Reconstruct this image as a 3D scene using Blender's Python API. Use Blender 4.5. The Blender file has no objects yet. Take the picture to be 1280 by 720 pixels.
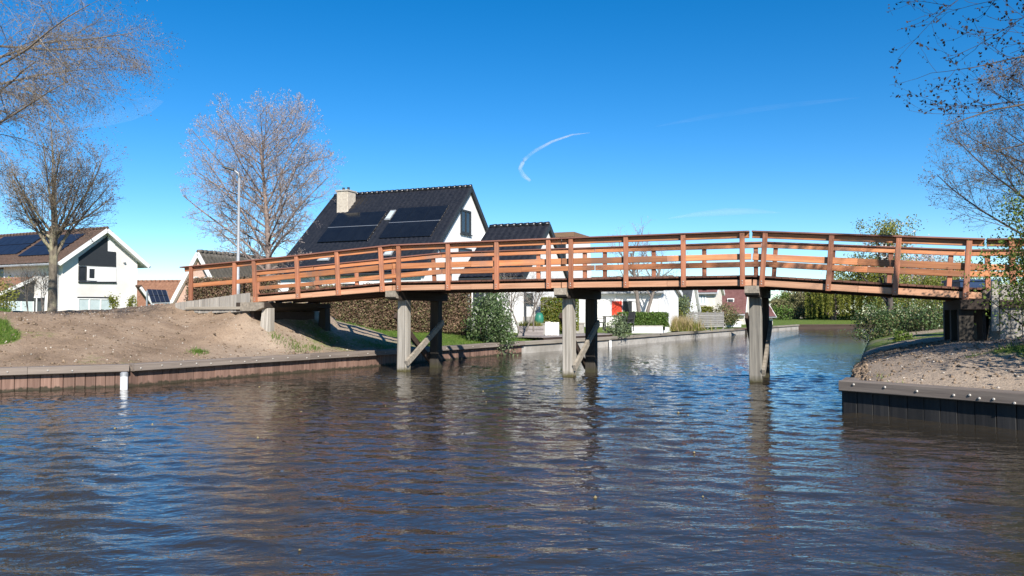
import bpy, math, random
import numpy as np
from mathutils import Vector, Matrix

random.seed(7)
rng = np.random.default_rng(11)
scene = bpy.context.scene
col = scene.collection

# ------------------------------------------------------------------ camera, sky, sun, exposure
F = 1000.0                      # focal length in photo pixels (1280 wide)
HC = 1.52                       # camera height above the water
PITCH = math.atan(33.0 / F)
cam_d = bpy.data.cameras.new('camera')
cam_d.sensor_width = 36.0
cam_d.lens = 36.0 * F / 1280.0
cam_d.clip_start = 0.05
cam_d.clip_end = 12000.0
cam = bpy.data.objects.new('camera', cam_d)
col.objects.link(cam)
cam.location = (0, 0, HC)
cam.rotation_euler = (math.pi / 2 + PITCH, 0, 0)
scene.camera = cam

SUN_AZ = math.radians(286.0)    # direction towards the sun, counter-clockwise from +X
SUN_EL = math.radians(33.0)
world = bpy.data.worlds.new('World')
scene.world = world
world.use_nodes = True
wn = world.node_tree
wn.nodes.clear()
w_out = wn.nodes.new('ShaderNodeOutputWorld')
w_bg = wn.nodes.new('ShaderNodeBackground')
w_sky = wn.nodes.new('ShaderNodeTexSky')
w_sky.sky_type = 'NISHITA'
w_sky.sun_disc = False
w_sky.sun_elevation = SUN_EL
w_sky.sun_rotation = math.pi / 2 - SUN_AZ
w_sky.altitude = 0.0
w_sky.air_density = 0.75
w_sky.dust_density = 0.0
w_sky.ozone_density = 2.4
w_hs = wn.nodes.new('ShaderNodeHueSaturation')
w_hs.inputs['Saturation'].default_value = 1.41
w_bg.inputs['Strength'].default_value = 0.099
wn.links.new(w_sky.outputs[0], w_hs.inputs['Color'])
wn.links.new(w_hs.outputs[0], w_bg.inputs['Color'])
wn.links.new(w_bg.outputs[0], w_out.inputs['Surface'])

sun_d = bpy.data.lights.new('sun', 'SUN')
sun_d.energy = 5.0
sun_d.angle = math.radians(0.53)
sun_d.color = (1.0, 0.94, 0.85)
sun = bpy.data.objects.new('sun', sun_d)
col.objects.link(sun)
sv = Vector((math.cos(SUN_EL) * math.cos(SUN_AZ), math.cos(SUN_EL) * math.sin(SUN_AZ), math.sin(SUN_EL)))
sun.rotation_euler = sv.to_track_quat('Z', 'Y').to_euler()
sun.location = sv * 60

scene.view_settings.view_transform = 'Standard'
scene.view_settings.look = 'None'
scene.view_settings.gamma = 1.0
scene.view_settings.use_curve_mapping = False
scene.view_settings.exposure = 0.70
scene.render.engine = 'CYCLES'
scene.cycles.max_bounces = 8
scene.cycles.transparent_max_bounces = 16


# ------------------------------------------------------------------ measuring helpers (photo pixel -> place at a known depth)
CP, SP = math.cos(PITCH), math.sin(PITCH)


def ray(x, y):
    r, u = (x - 640.0) / F, -(y - 360.0) / F
    return Vector((r, CP - u * SP, SP + u * CP))


def at(x, y, Y):
    d = ray(x, y)
    return Vector((0, 0, HC)) + d * (Y / d.y)


def onz(x, y, z):
    d = ray(x, y)
    return Vector((0, 0, HC)) + d * ((z - HC) / d.z)


def zat(y, Y):
    return at(640, y, Y).z


class Frame:
    """a local frame standing at origin, turned by ang about z"""
    def __init__(s, o, ang):
        s.o = Vector(o)
        s.a = ang
        s.m = Matrix.Translation(s.o) @ Matrix.Rotation(ang, 4, 'Z')
        s.inv = s.m.inverted()

    def w(s, x, y, z):
        return s.m @ Vector((x, y, z))

    def hit(s, px, py, axis, val):
        o = s.inv @ Vector((0, 0, HC))
        d = s.inv.to_3x3() @ ray(px, py)
        t = (val - o[axis]) / d[axis]
        return o + d * t


# ------------------------------------------------------------------ materials
MATS = {}


def pm(name, c1, c2=None, scale=6.0, rough=0.8, bump=0.0, bscale=None, objrand=0.0, island=0.0, stretch=(1, 1, 1),
       spec=0.35, metal=0.0, coat=0.0, detail=5.0, trans=0.0, blotch=None, bscale2=0.6):
    m = bpy.data.materials.new(name)
    m.use_nodes = True
    nt = m.node_tree
    b = nt.nodes['Principled BSDF']
    c2 = c2 or tuple(min(1, v * 1.35) for v in c1)
    tc = nt.nodes.new('ShaderNodeTexCoord')
    mp = nt.nodes.new('ShaderNodeMapping')
    mp.inputs['Scale'].default_value = stretch
    nt.links.new(tc.outputs['Object'], mp.inputs['Vector'])
    oi = nt.nodes.new('ShaderNodeObjectInfo')
    mul = nt.nodes.new('ShaderNodeMath')
    mul.operation = 'MULTIPLY'
    mul.inputs[1].default_value = 57.0
    nt.links.new(oi.outputs['Random'], mul.inputs[0])
    nz = nt.nodes.new('ShaderNodeTexNoise')
    nz.noise_dimensions = '4D'
    nz.inputs['Scale'].default_value = scale
    nz.inputs['Detail'].default_value = detail
    nz.inputs['Roughness'].default_value = 0.62
    nt.links.new(mp.outputs[0], nz.inputs['Vector'])
    nt.links.new(mul.outputs[0], nz.inputs['W'])
    mr = nt.nodes.new('ShaderNodeMapRange')
    mr.inputs['From Min'].default_value = 0.3
    mr.inputs['From Max'].default_value = 0.7
    nt.links.new(nz.outputs['Fac'], mr.inputs['Value'])
    mx = nt.nodes.new('ShaderNodeMix')
    mx.data_type = 'RGBA'
    mx.inputs[6].default_value = (*c1, 1)
    mx.inputs[7].default_value = (*c2, 1)
    nt.links.new(mr.outputs[0], mx.inputs[0])
    out = mx.outputs[2]
    if blotch:
        n2 = nt.nodes.new('ShaderNodeTexNoise')
        n2.noise_dimensions = '4D'
        n2.inputs['Scale'].default_value = bscale2
        n2.inputs['Detail'].default_value = 6
        nt.links.new(tc.outputs['Object'], n2.inputs['Vector'])
        nt.links.new(mul.outputs[0], n2.inputs['W'])
        r2 = nt.nodes.new('ShaderNodeMapRange')
        r2.inputs['From Min'].default_value = 0.48
        r2.inputs['From Max'].default_value = 0.66
        nt.links.new(n2.outputs['Fac'], r2.inputs['Value'])
        m2 = nt.nodes.new('ShaderNodeMix')
        m2.data_type = 'RGBA'
        nt.links.new(r2.outputs[0], m2.inputs[0])
        nt.links.new(out, m2.inputs[6])
        m2.inputs[7].default_value = (*blotch, 1)
        out = m2.outputs[2]
    if objrand or island:
        hs = nt.nodes.new('ShaderNodeHueSaturation')
        rr = nt.nodes.new('ShaderNodeMapRange')
        a = objrand or island
        rr.inputs['To Min'].default_value = 1 - a
        rr.inputs['To Max'].default_value = 1 + a
        if objrand:
            nt.links.new(oi.outputs['Random'], rr.inputs['Value'])
        else:
            ge = nt.nodes.new('ShaderNodeNewGeometry')
            nt.links.new(ge.outputs['Random Per Island'], rr.inputs['Value'])
        nt.links.new(rr.outputs[0], hs.inputs['Value'])
        nt.links.new(out, hs.inputs['Color'])
        out = hs.outputs[0]
    nt.links.new(out, b.inputs['Base Color'])
    b.inputs['Roughness'].default_value = rough
    b.inputs['Specular IOR Level'].default_value = spec
    b.inputs['Metallic'].default_value = metal
    b.inputs['Coat Weight'].default_value = coat
    if bump:
        bp = nt.nodes.new('ShaderNodeBump')
        bp.inputs['Strength'].default_value = min(1.0, bump)
        bp.inputs['Distance'].default_value = 0.02
        nb = nz
        if bscale:
            nb = nt.nodes.new('ShaderNodeTexNoise')
            nb.inputs['Scale'].default_value = bscale
            nb.inputs['Detail'].default_value = 6
            nb.inputs['Roughness'].default_value = 0.7
            nt.links.new(mp.outputs[0], nb.inputs['Vector'])
        nt.links.new(nb.outputs['Fac'], bp.inputs['Height'])
        nt.links.new(bp.outputs[0], b.inputs['Normal'])
    if trans:
        tr = nt.nodes.new('ShaderNodeBsdfTranslucent')
        nt.links.new(out, tr.inputs['Color'])
        ms = nt.nodes.new('ShaderNodeMixShader')
        ms.inputs[0].default_value = trans
        nt.links.new(b.outputs[0], ms.inputs[1])
        nt.links.new(tr.outputs[0], ms.inputs[2])
        nt.links.new(ms.outputs[0], nt.nodes['Material Output'].inputs['Surface'])
    MATS[name] = m
    return m


GX = (0.35, 9, 9)      # grain running along local x
GZ = (9, 9, 0.35)      # grain running along local z
GY = (9, 0.35, 9)
wood_x = pm('hardwood_along', (.30, .105, .042), (.58, .25, .11), 2.4, .6, .35, objrand=.34, stretch=GX, blotch=(.29, .15, .095), bscale2=1.4)
wood_z = pm('hardwood_upright', (.27, .095, .050), (.47, .20, .11), 2.4, .6, .35, objrand=.3, stretch=GZ, blotch=(.25, .12, .075), bscale2=2.2)
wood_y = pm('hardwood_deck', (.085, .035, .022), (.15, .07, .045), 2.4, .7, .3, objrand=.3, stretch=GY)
wood_cap = pm('hardwood_handrail', (.15, .058, .038), (.27, .13, .095), 2.4, .6, .3, objrand=.2, stretch=GX)
wood_rail = pm('hardwood_rail_board', (.11, .036, .02), (.20, .075, .042), 2.4, .6, .25, objrand=.2, stretch=GX)
wood_fascia = pm('hardwood_fascia', (.34, .165, .092), (.55, .32, .20), 2.2, .65, .3, objrand=.2, stretch=GX)
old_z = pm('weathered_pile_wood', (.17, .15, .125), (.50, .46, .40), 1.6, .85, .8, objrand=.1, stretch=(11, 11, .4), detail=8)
old_x = pm('weathered_beam_wood', (.15, .13, .10), (.34, .30, .25), 1.8, .85, .5, objrand=.15, stretch=GX)
old_y = pm('weathered_cross_beam', (.17, .145, .115), (.36, .31, .25), 1.8, .85, .5, objrand=.15, stretch=GY)
dark_x = pm('dark_and_shaded_beam', (.035, .024, .018), (.07, .045, .035), 2.0, .8, .3, objrand=.2, stretch=GX)  # near-black tone puts the deck's shade into the stringers' colour
old_shade = pm('shade_toned_pile_wood', (.085, .078, .068), (.27, .25, .215), 1.6, .85, .8, stretch=(11, 11, .4), detail=8)  # darker copy of the pile wood, tree shade put into its colour
dark_y = pm('shaded_cross_beam', (.022, .016, .012), (.05, .036, .028), 2.0, .85, .3, stretch=GY)  # shade under the deck painted into the cross beam colour
dark_z = pm('dark_and_shaded_pile', (.022, .019, .016), (.065, .055, .044), 1.6, .85, .6, stretch=(11, 11, .4))  # rear piles darkened in colour for the shade below the deck
def stain(m, c, z0, z1):
    """slimy wet foot on a pile, its upper edge ragged"""
    nt = m.node_tree
    b = nt.nodes['Principled BSDF']
    src = b.inputs['Base Color'].links[0].from_socket
    ge = nt.nodes.new('ShaderNodeNewGeometry')
    sx = nt.nodes.new('ShaderNodeSeparateXYZ')
    nt.links.new(ge.outputs['Position'], sx.inputs[0])
    nz = nt.nodes.new('ShaderNodeTexNoise')
    nz.inputs['Scale'].default_value = 9
    nz.inputs['Detail'].default_value = 5
    nt.links.new(ge.outputs['Position'], nz.inputs['Vector'])
    ma = nt.nodes.new('ShaderNodeMath')
    ma.operation = 'MULTIPLY_ADD'
    nt.links.new(nz.outputs['Fac'], ma.inputs[0])
    ma.inputs[1].default_value = -.16
    nt.links.new(sx.outputs['Z'], ma.inputs[2])
    mr = nt.nodes.new('ShaderNodeMapRange')
    mr.inputs['From Min'].default_value = z0
    mr.inputs['From Max'].default_value = z1
    nt.links.new(ma.outputs[0], mr.inputs['Value'])
    mx = nt.nodes.new('ShaderNodeMix')
    mx.data_type = 'RGBA'
    nt.links.new(mr.outputs[0], mx.inputs[0])
    mx.inputs[6].default_value = (*c, 1)
    nt.links.new(src, mx.inputs[7])
    nt.links.new(mx.outputs[2], b.inputs['Base Color'])


stain(old_z, (.075, .065, .025), -.06, .06)
stain(old_shade, (.05, .045, .02), -.06, .08)
stain(dark_z, (.04, .036, .018), -.06, .08)
algae = pm('green_waterline_slime', (.05, .055, .018), (.14, .12, .04), 9, .6, .4)
quay_plank = pm('quay_sheet_plank', (.115, .064, .047), (.24, .15, .115), 2.0, .8, .5, objrand=.28, stretch=GZ)
stain(quay_plank, (.045, .036, .022), -.045, -.01)
quay_cap = pm('quay_cap_timber', (.125, .10, .085), (.26, .215, .18), 1.8, .85, .5, objrand=.12, stretch=GX)
quay_dark = pm('black_quay_board', (.012, .012, .013), (.03, .028, .027), 2.0, .7, .4, objrand=.25, stretch=GZ)
bank_board = pm('grey_retaining_board', (.17, .155, .14), (.36, .33, .29), 1.8, .85, .5, objrand=.2, stretch=GZ)
conc = pm('concrete', (.30, .28, .25), (.45, .42, .38), 5, .9, .4, blotch=(.22, .20, .17))
galv = pm('galvanised_steel', (.30, .31, .32), (.42, .43, .44), 20, .55, metal=.4)
white_plastic = pm('white_plastic', (.72, .73, .73), (.80, .80, .79), 8, .4)
bolt_m = pm('bolt_head', (.30, .27, .24), (.52, .50, .46), 30, .5, metal=.3)
render_w = pm('white_render', (.68, .655, .62), (.75, .73, .70), 3, .9, .15, bscale=60, blotch=(.62, .595, .56), stretch=(1, 1, .3))
render_w2 = pm('whitewashed_brick', (.66, .65, .635), (.78, .775, .76), 4, .9, .2, bscale=30)
cream = pm('cream_wall', (.58, .54, .47), (.68, .63, .56), 3, .9)
trim_w = pm('white_trim', (.70, .70, .69), (.78, .78, .77), 4, .55)
trim_d = pm('dark_trim', (.02, .022, .025), (.035, .038, .042), 6, .5)
clad_d = pm('black_cladding', (.018, .021, .025), (.032, .036, .042), 4, .6, .2, stretch=(1, 1, 14))
brick_p = pm('pale_pink_brick', (.42, .27, .21), (.56, .40, .33), 14, .9, .2)
glass_m = pm('window_glass', (.02, .025, .03), (.035, .04, .05), 2, .06, spec=.8)
blind_m = pm('window_blind', (.42, .50, .52), (.52, .60, .61), 3, .25, spec=.6)
tile_black = pm('black_glazed_roof_tile', (.010, .010, .012), (.026, .025, .028), 6, .28, .2, spec=.5, island=.25)
tile_red = pm('red_brown_roof_tile', (.066, .044, .035), (.13, .082, .062), 5, .8, .3, spec=.25)
tile_orange = pm('orange_roof_tile', (.17, .085, .053), (.28, .15, .097), 5, .8, .3, spec=.25)
tile_grey = pm('grey_brown_roof_tile', (.085, .075, .062), (.15, .135, .115), 5, .8, .3, spec=.25)
tile_maroon = pm('maroon_roof_tile', (.13, .055, .052), (.20, .10, .095), 5, .85, .3, spec=.2)
tile_slate = pm('slate_roof', (.035, .040, .046), (.065, .072, .08), 5, .6, .2)
solar_m = pm('solar_panel_black', (.006, .007, .010), (.010, .012, .016), 2, .12, spec=.5)
solar_b = pm('solar_panel_blue', (.010, .014, .028), (.018, .024, .042), 3, .4, spec=.25)
alu = pm('aluminium_rail', (.5, .52, .54), (.6, .62, .64), 10, .35, metal=.7)
chimney_m = pm('chimney_pale_brick', (.36, .31, .25), (.55, .49, .41), 9, .9, .4)
red_panel = pm('red_painted_panel', (.50, .035, .015), (.65, .07, .03), 4, .6)
green_barrel = pm('green_plastic', (.02, .13, .09), (.03, .20, .14), 5, .45)
fence_m = pm('grey_fence_slat', (.20, .19, .175), (.34, .32, .30), 3, .85, .3, objrand=.2, stretch=GX)
planter_m = pm('grey_timber_planter', (.17, .15, .145), (.28, .25, .24), 3, .85, .3, objrand=.15, stretch=GX)
bluebox = pm('dark_blue_paint', (.012, .028, .075), (.02, .045, .11), 4, .4)
wicker = pm('dark_garden_furniture', (.02, .02, .022), (.05, .05, .052), 20, .7)

bark_mid = pm('pink_grey_bark', (.15, .11, .095), (.30, .235, .205), 5, .9, .4, stretch=(1, 1, .4))
bark_left = pm('lichen_bark', (.085, .070, .052), (.25, .21, .16), 16, .95, 1.0, blotch=(.34, .31, .20), bscale2=3.0, stretch=(1, 1, .35))
bark_dark = pm('dark_bark', (.045, .036, .03), (.11, .092, .078), 6, .9, .4)
bark_grey = pm('grey_bark', (.12, .10, .085), (.22, .19, .165), 6, .9, .4)
twig_pink = pm('pinkish_twig', (.17, .135, .12), (.33, .275, .255), 2, .9, island=.3)
twig_grey = pm('grey_brown_twig', (.155, .132, .108), (.31, .27, .23), 2, .9, island=.35)
twig_dark = pm('dark_twig', (.020, .017, .018), (.055, .046, .044), 2, .8, island=.3)
twig_mid = pm('olive_grey_twig', (.075, .065, .055), (.17, .15, .125), 2, .85, island=.3)
bud_pink = pm('pinkish_bud', (.34, .28, .26), (.55, .48, .45), 2, .9, island=.3, trans=.25)
bud_dark = pm('dark_bud', (.014, .011, .012), (.04, .028, .024), 2, .8, island=.3)
bud_brown = pm('brown_bud', (.12, .08, .045), (.22, .16, .09), 2, .9, island=.3)
leaf_fresh = pm('fresh_green_leaf', (.075, .14, .022), (.21, .27, .05), 2, .55, island=.4, trans=.35)
leaf_dark = pm('dark_evergreen_leaf', (.035, .075, .022), (.10, .15, .05), 2, .4, island=.45, trans=.15, spec=.5)
leaf_ivy = pm('grey_green_leaf', (.075, .11, .055), (.20, .25, .13), 2, .5, island=.45, trans=.2)
leaf_yell = pm('yellow_green_leaf', (.14, .165, .025), (.29, .28, .055), 2, .6, island=.35, trans=.4)
leaf_hedge = pm('clipped_hedge_leaf', (.05, .11, .018), (.12, .18, .035), 2, .55, island=.4, trans=.25)
leaf_beech = pm('dry_beech_leaf', (.12, .076, .05), (.29, .19, .13), 2, .8, island=.5, trans=.3)
leaf_olive = pm('olive_brown_leaf', (.085, .088, .036), (.22, .20, .09), 2, .7, island=.45, trans=.2)
leaf_straw = pm('straw_grass', (.30, .23, .11), (.46, .37, .20), 2, .8, island=.3, trans=.3)
blossom = pm('white_blossom', (.50, .47, .44), (.68, .64, .60), 2, .8, island=.2, trans=.3)
blossom_p = pm('pink_blossom', (.40, .27, .26), (.55, .40, .38), 2, .8, island=.25, trans=.3)
core_brown = pm('hedge_inner_twigs', (.035, .026, .018), (.07, .052, .036), 8, 1)
core_green = pm('hedge_inner_green', (.012, .022, .006), (.03, .05, .014), 8, 1)
grass_m = pm('grass_blade', (.055, .12, .014), (.15, .23, .035), 2, .6, island=.35, trans=.35)
clod_m = pm('soil_clod', (.12, .085, .055), (.28, .205, .145), 6, 1, .5, island=.4)
stone_m = pm('pale_stone', (.34, .30, .25), (.52, .47, .41), 6, .9, .3, island=.25)


# ------------------------------------------------------------------ mesh helpers
class MB:
    def __init__(s):
        s.v, s.f = [], []

    def poly(s, pts):
        n = len(s.v)
        s.v += [tuple(p) for p in pts]
        s.f.append(tuple(range(n, n + len(pts))))
        return s

    def hexa(s, b, t):
        """b, t: four bottom and four top points (counter-clockwise from above)"""
        n = len(s.v)
        s.v += [tuple(p) for p in b] + [tuple(p) for p in t]
        for q in ((3, 2, 1, 0), (4, 5, 6, 7), (0, 1, 5, 4), (1, 2, 6, 5), (2, 3, 7, 6), (3, 0, 4, 7)):
            s.f.append(tuple(n + i for i in q))
        return s

    def box(s, x0, x1, y0, y1, z0, z1):
        return s.hexa([(x0, y0, z0), (x1, y0, z0), (x1, y1, z0), (x0, y1, z0)],
                      [(x0, y0, z1), (x1, y0, z1), (x1, y1, z1), (x0, y1, z1)])

    def cbox(s, x0, x1, y0, y1, z0, z1, c=.01):
        """box with chamfered edges along its longest side and ends"""
        dims = [x1 - x0, y1 - y0, z1 - z0]
        a = dims.index(max(dims))
        lo, hi = [x0, y0, z0], [x1, y1, z1]
        i, j = [k for k in range(3) if k != a]
        prof = [(lo[i] + c, lo[j]), (hi[i] - c, lo[j]), (hi[i], lo[j] + c), (hi[i], hi[j] - c),
                (hi[i] - c, hi[j]), (lo[i] + c, hi[j]), (lo[i], hi[j] - c), (lo[i], lo[j] + c)]
        n = len(s.v)
        for e in (lo[a], hi[a]):
            for p in prof:
                q = [0, 0, 0]
                q[a], q[i], q[j] = e, p[0], p[1]
                s.v.append(tuple(q))
        flip = (a == 1)
        f = [tuple(n + k for k in range(7, -1, -1)), tuple(n + 8 + k for k in range(8))]
        f += [(n + k, n + (k + 1) % 8, n + 8 + (k + 1) % 8, n + 8 + k) for k in range(8)]
        s.f += [tuple(reversed(q)) for q in f] if flip else f
        return s

    def bar(s, p, q, w, h, up=(0, 0, 1)):
        p, q, up = Vector(p), Vector(q), Vector(up)
        d = (q - p).normalized()
        sd = d.cross(up).normalized() * (w / 2)
        u = sd.cross(d).normalized() * (h / 2)
        return s.hexa([p - sd - u, p + sd - u, q + sd - u, q - sd - u], [p - sd + u, p + sd + u, q + sd + u, q - sd + u])

    def prism(s, pts, off):
        """a polygon pushed along off"""
        off = Vector(off)
        n = len(s.v)
        k = len(pts)
        s.v += [tuple(p) for p in pts] + [tuple(Vector(p) + off) for p in pts]
        s.f.append(tuple(n + i for i in range(k - 1, -1, -1)))
        s.f.append(tuple(n + k + i for i in range(k)))
        for i in range(k):
            j = (i + 1) % k
            s.f.append((n + i, n + j, n + k + j, n + k + i))
        return s

    def lathe(s, prof, c=(0, 0, 0), n=14):
        b = len(s.v)
        for r, z in prof:
            for i in range(n):
                a = 2 * math.pi * i / n
                s.v.append((c[0] + r * math.cos(a), c[1] + r * math.sin(a), c[2] + z))
        for k in range(len(prof) - 1):
            for i in range(n):
                j = (i + 1) % n
                s.f.append((b + k * n + i, b + k * n + j, b + (k + 1) * n + j, b + (k + 1) * n + i))
        s.f.append(tuple(b + i for i in range(n - 1, -1, -1)))
        s.f.append(tuple(b + (len(prof) - 1) * n + i for i in range(n)))
        return s

    def tube(s, pts, rad, n=8):
        pts = [Vector(p) for p in pts]
        b = len(s.v)
        for k, p in enumerate(pts):
            d = (pts[min(k + 1, len(pts) - 1)] - pts[max(k - 1, 0)]).normalized()
            a = d.cross(Vector((0, 0, 1)) if abs(d.z) < .9 else Vector((1, 0, 0))).normalized()
            c = d.cross(a)
            for i in range(n):
                t = 2 * math.pi * i / n
                s.v.append(tuple(p + (a * math.cos(t) + c * math.sin(t)) * rad[k]))
        for k in range(len(pts) - 1):
            for i in range(n):
                j = (i + 1) % n
                s.f.append((b + k * n + i, b + (k + 1) * n + i, b + (k + 1) * n + j, b + k * n + j))
        s.f.append(tuple(b + i for i in range(n)))
        s.f.append(tuple(b + (len(pts) - 1) * n + i for i in range(n - 1, -1, -1)))
        return s

    def mesh(s, name, mat, smooth=False):
        me = bpy.data.meshes.new(name)
        me.from_pydata(s.v, [], s.f)
        me.materials.append(mat)
        if smooth:
            me.polygons.foreach_set('use_smooth', [True] * len(me.polygons))
        me.update()
        return me

    def build(s, name, mat, parent=None, smooth=False):
        return link(name, s.mesh(name, mat, smooth), parent)


def link(name, me, parent=None, loc=None, rot=None):
    o = bpy.data.objects.new(name, me)
    col.objects.link(o)
    if parent:
        o.parent = parent
    if loc is not None:
        o.location = loc
    if rot is not None:
        o.rotation_euler = rot
    return o


def tag(o, label, cat=None, group=None, kind=None):
    o['label'] = label
    if cat:
        o['category'] = cat
    if group:
        o['group'] = group
    if kind:
        o['kind'] = kind
    return o


def thing(name, label, cat, loc=(0, 0, 0), rz=0.0, group=None):
    o = bpy.data.objects.new(name, None)
    o.empty_display_size = .2
    col.objects.link(o)
    o.location = loc
    o.rotation_euler = (0, 0, rz)
    return tag(o, label, cat, group)


def np_mesh(name, V, Q, mat, smooth=False):
    """V (n,3) and Q (m,k) as one mesh"""
    me = bpy.data.meshes.new(name)
    k = Q.shape[1]
    me.vertices.add(len(V))
    me.vertices.foreach_set('co', np.ascontiguousarray(V, dtype=np.float32).ravel())
    me.loops.add(Q.size)
    me.loops.foreach_set('vertex_index', np.ascontiguousarray(Q, dtype=np.int32).ravel())
    me.polygons.add(len(Q))
    me.polygons.foreach_set('loop_start', np.arange(0, Q.size, k, dtype=np.int32))
    me.polygons.foreach_set('loop_total', np.full(len(Q), k, dtype=np.int32))
    if smooth:
        me.polygons.foreach_set('use_smooth', np.ones(len(Q), dtype=bool))
    me.materials.append(mat)
    me.update(calc_edges=True)
    me.validate()
    return me


def unit(a):
    return a / (np.linalg.norm(a, axis=1, keepdims=True) + 1e-9)


def leaf_np(C, size, aspect=.55, r=None, flat=0.0):
    """small folded leaf faces at points C"""
    r = r or rng
    n = len(C)
    a = r.normal(size=(n, 3))
    a[:, 2] *= (1 - flat)
    a = unit(a)
    b = unit(np.cross(a, r.normal(size=(n, 3))))
    s = (np.asarray(size) * r.uniform(.6, 1.3, n))[:, None]
    V = np.stack([C - a * s, C - b * s * aspect, C + a * s, C + b * s * aspect], 1).reshape(-1, 3)
    Q = np.arange(n * 4).reshape(n, 4)
    return V, Q


def leaves(name, C, size, mat, parent, aspect=.55, r=None, flat=0.0):
    V, Q = leaf_np(np.asarray(C), size, aspect, r, flat)
    return link(name, np_mesh(name, V, Q, mat), parent)


def blades(name, C, h, w, mat, parent=None, r=None, lean=.35):
    r = r or rng
    n = len(C)
    C = np.asarray(C)
    ang = r.uniform(0, 2 * np.pi, n)
    sd = np.stack([np.cos(ang), np.sin(ang), np.zeros(n)], 1)
    hh = (h * r.uniform(.5, 1.25, n))[:, None]
    ln = np.stack([r.normal(0, lean, n), r.normal(0, lean, n), np.ones(n)], 1)
    top = C + ln * hh
    V = np.stack([C - sd * w, C + sd * w, top], 1).reshape(-1, 3)
    return link(name, np_mesh(name, V, np.arange(n * 3).reshape(n, 3), mat), parent)


def tubes_np(polys, sides):
    """polys: list of (points (k,3), radii (k)); joined tubes, vectorised by length"""
    groups = {}
    for p, rd in polys:
        groups.setdefault(len(p), []).append((p, rd))
    VV, QQ, base = [], [], 0
    for k, lst in groups.items():
        P = np.array([p for p, _ in lst])
        R = np.array([rd for _, rd in lst])
        D = np.empty_like(P)
        D[:, 1:-1] = P[:, 2:] - P[:, :-2]
        D[:, 0] = P[:, 1] - P[:, 0]
        D[:, -1] = P[:, -1] - P[:, -2]
        D /= np.linalg.norm(D, axis=2, keepdims=True) + 1e-9
        ref = np.where(np.abs(D[..., 2:3]) < .9, np.array([0, 0, 1.0]), np.array([1.0, 0, 0]))
        A = np.cross(D, ref)
        A /= np.linalg.norm(A, axis=2, keepdims=True) + 1e-9
        B = np.cross(D, A)
        th = np.arange(sides) * 2 * np.pi / sides
        V = P[:, :, None, :] + R[:, :, None, None] * (A[:, :, None, :] * np.cos(th)[None, None, :, None] +
                                                     B[:, :, None, :] * np.sin(th)[None, None, :, None])
        m = len(lst)
        idx = (np.arange(m * k * sides).reshape(m, k, sides)) + base
        nx = np.roll(idx, -1, axis=2)
        Q = np.stack([idx[:, :-1], idx[:, 1:], nx[:, 1:], nx[:, :-1]], -1).reshape(-1, 4)
        VV.append(V.reshape(-1, 3))
        QQ.append(Q)
        base += m * k * sides
    return np.concatenate(VV), np.concatenate(QQ)


# ------------------------------------------------------------------ value noise for ground and water
_tab = np.random.default_rng(3).random((256, 256))


def vnoise(x, y):
    xi, yi = np.floor(x).astype(int), np.floor(y).astype(int)
    fx, fy = x - xi, y - yi
    fx, fy = fx * fx * (3 - 2 * fx), fy * fy * (3 - 2 * fy)
    g = lambda a, b: _tab[a % 256, b % 256]
    return (g(xi, yi) * (1 - fx) + g(xi + 1, yi) * fx) * (1 - fy) + (g(xi, yi + 1) * (1 - fx) + g(xi + 1, yi + 1) * fx) * fy


def fbm(x, y, o=4):
    s, a = 0, .5
    for i in range(o):
        s = s + a * (vnoise(x * 2 ** i + 17 * i, y * 2 ** i + 31 * i) - .5)
        a *= .5
    return s


def sstep(a, b, x):
    t = np.clip((x - a) / (b - a), 0, 1)
    return t * t * (3 - 2 * t)


# ------------------------------------------------------------------ layout: bridge frame and bank lines
BO = Vector((0, 19.5, 0))
BA = math.atan2(-.3841, .9233)
BF = Frame(BO, BA)
U = np.array([.9233, -.3841])
Vv = np.array([.3841, .9233])


def s_of(px):
    t = (px - 640.0) / F
    return t * 19.5 / (1 + .416 * t) / .9233


ZS = [-14, -10.7, -7.85, -3.43, 1.236, 5.63, 9.75, 14]
ZZ = [1.62, 1.74, 1.87, 2.14, 2.15, 2.145, 1.82, 1.70]


def zb(s):
    return float(np.interp(s, ZS, ZZ))


LEFT = np.array([(-60, -11.4), (-20, 10.35), (-10.1, 15.8), (-8.1, 16.95), (-6.5, 19.6), (-4.5, 22.7), (.34, 31.2), (4.5, 37.5),
                 (14.6, 56), (30, 84), (60, 91), (400, 112)], float)
LEFTQ = np.array([(-900, -150), (-900, 100), (-900, 330), (-880, 450), (-800, 600), (-700, 750), (-500, 900), (-350, 950),
                  (-150, 980), (0, 1000), (250, 1000), (900, 900)], float)
RIGHT = np.array([(60, -58), (30, -19.4), (12, 3.8), (5.26, 12.5), (6.2, 15), (11.0, 25.5), (20, 45), (36, 80), (60, 85.5), (400, 104)], float)
RIGHTQ = np.array([(900, -600), (900, -300), (900, -120), (900, -20), (900, 10), (900, 40), (900, 60), (900, 85), (900, 100), (900, 130)], float)


def dist_line(P, L):
    best = np.full(len(P), 1e9)
    for a, b in zip(L[:-1], L[1:]):
        d = b - a
        t = np.clip(((P - a) @ d) / (d @ d), 0, 1)
        best = np.minimum(best, np.linalg.norm(P - (a + t[:, None] * d), axis=1))
    return best


def loc_bridge(P):
    q = P - np.array([0, 19.5])
    return q @ U, q @ Vv


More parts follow.
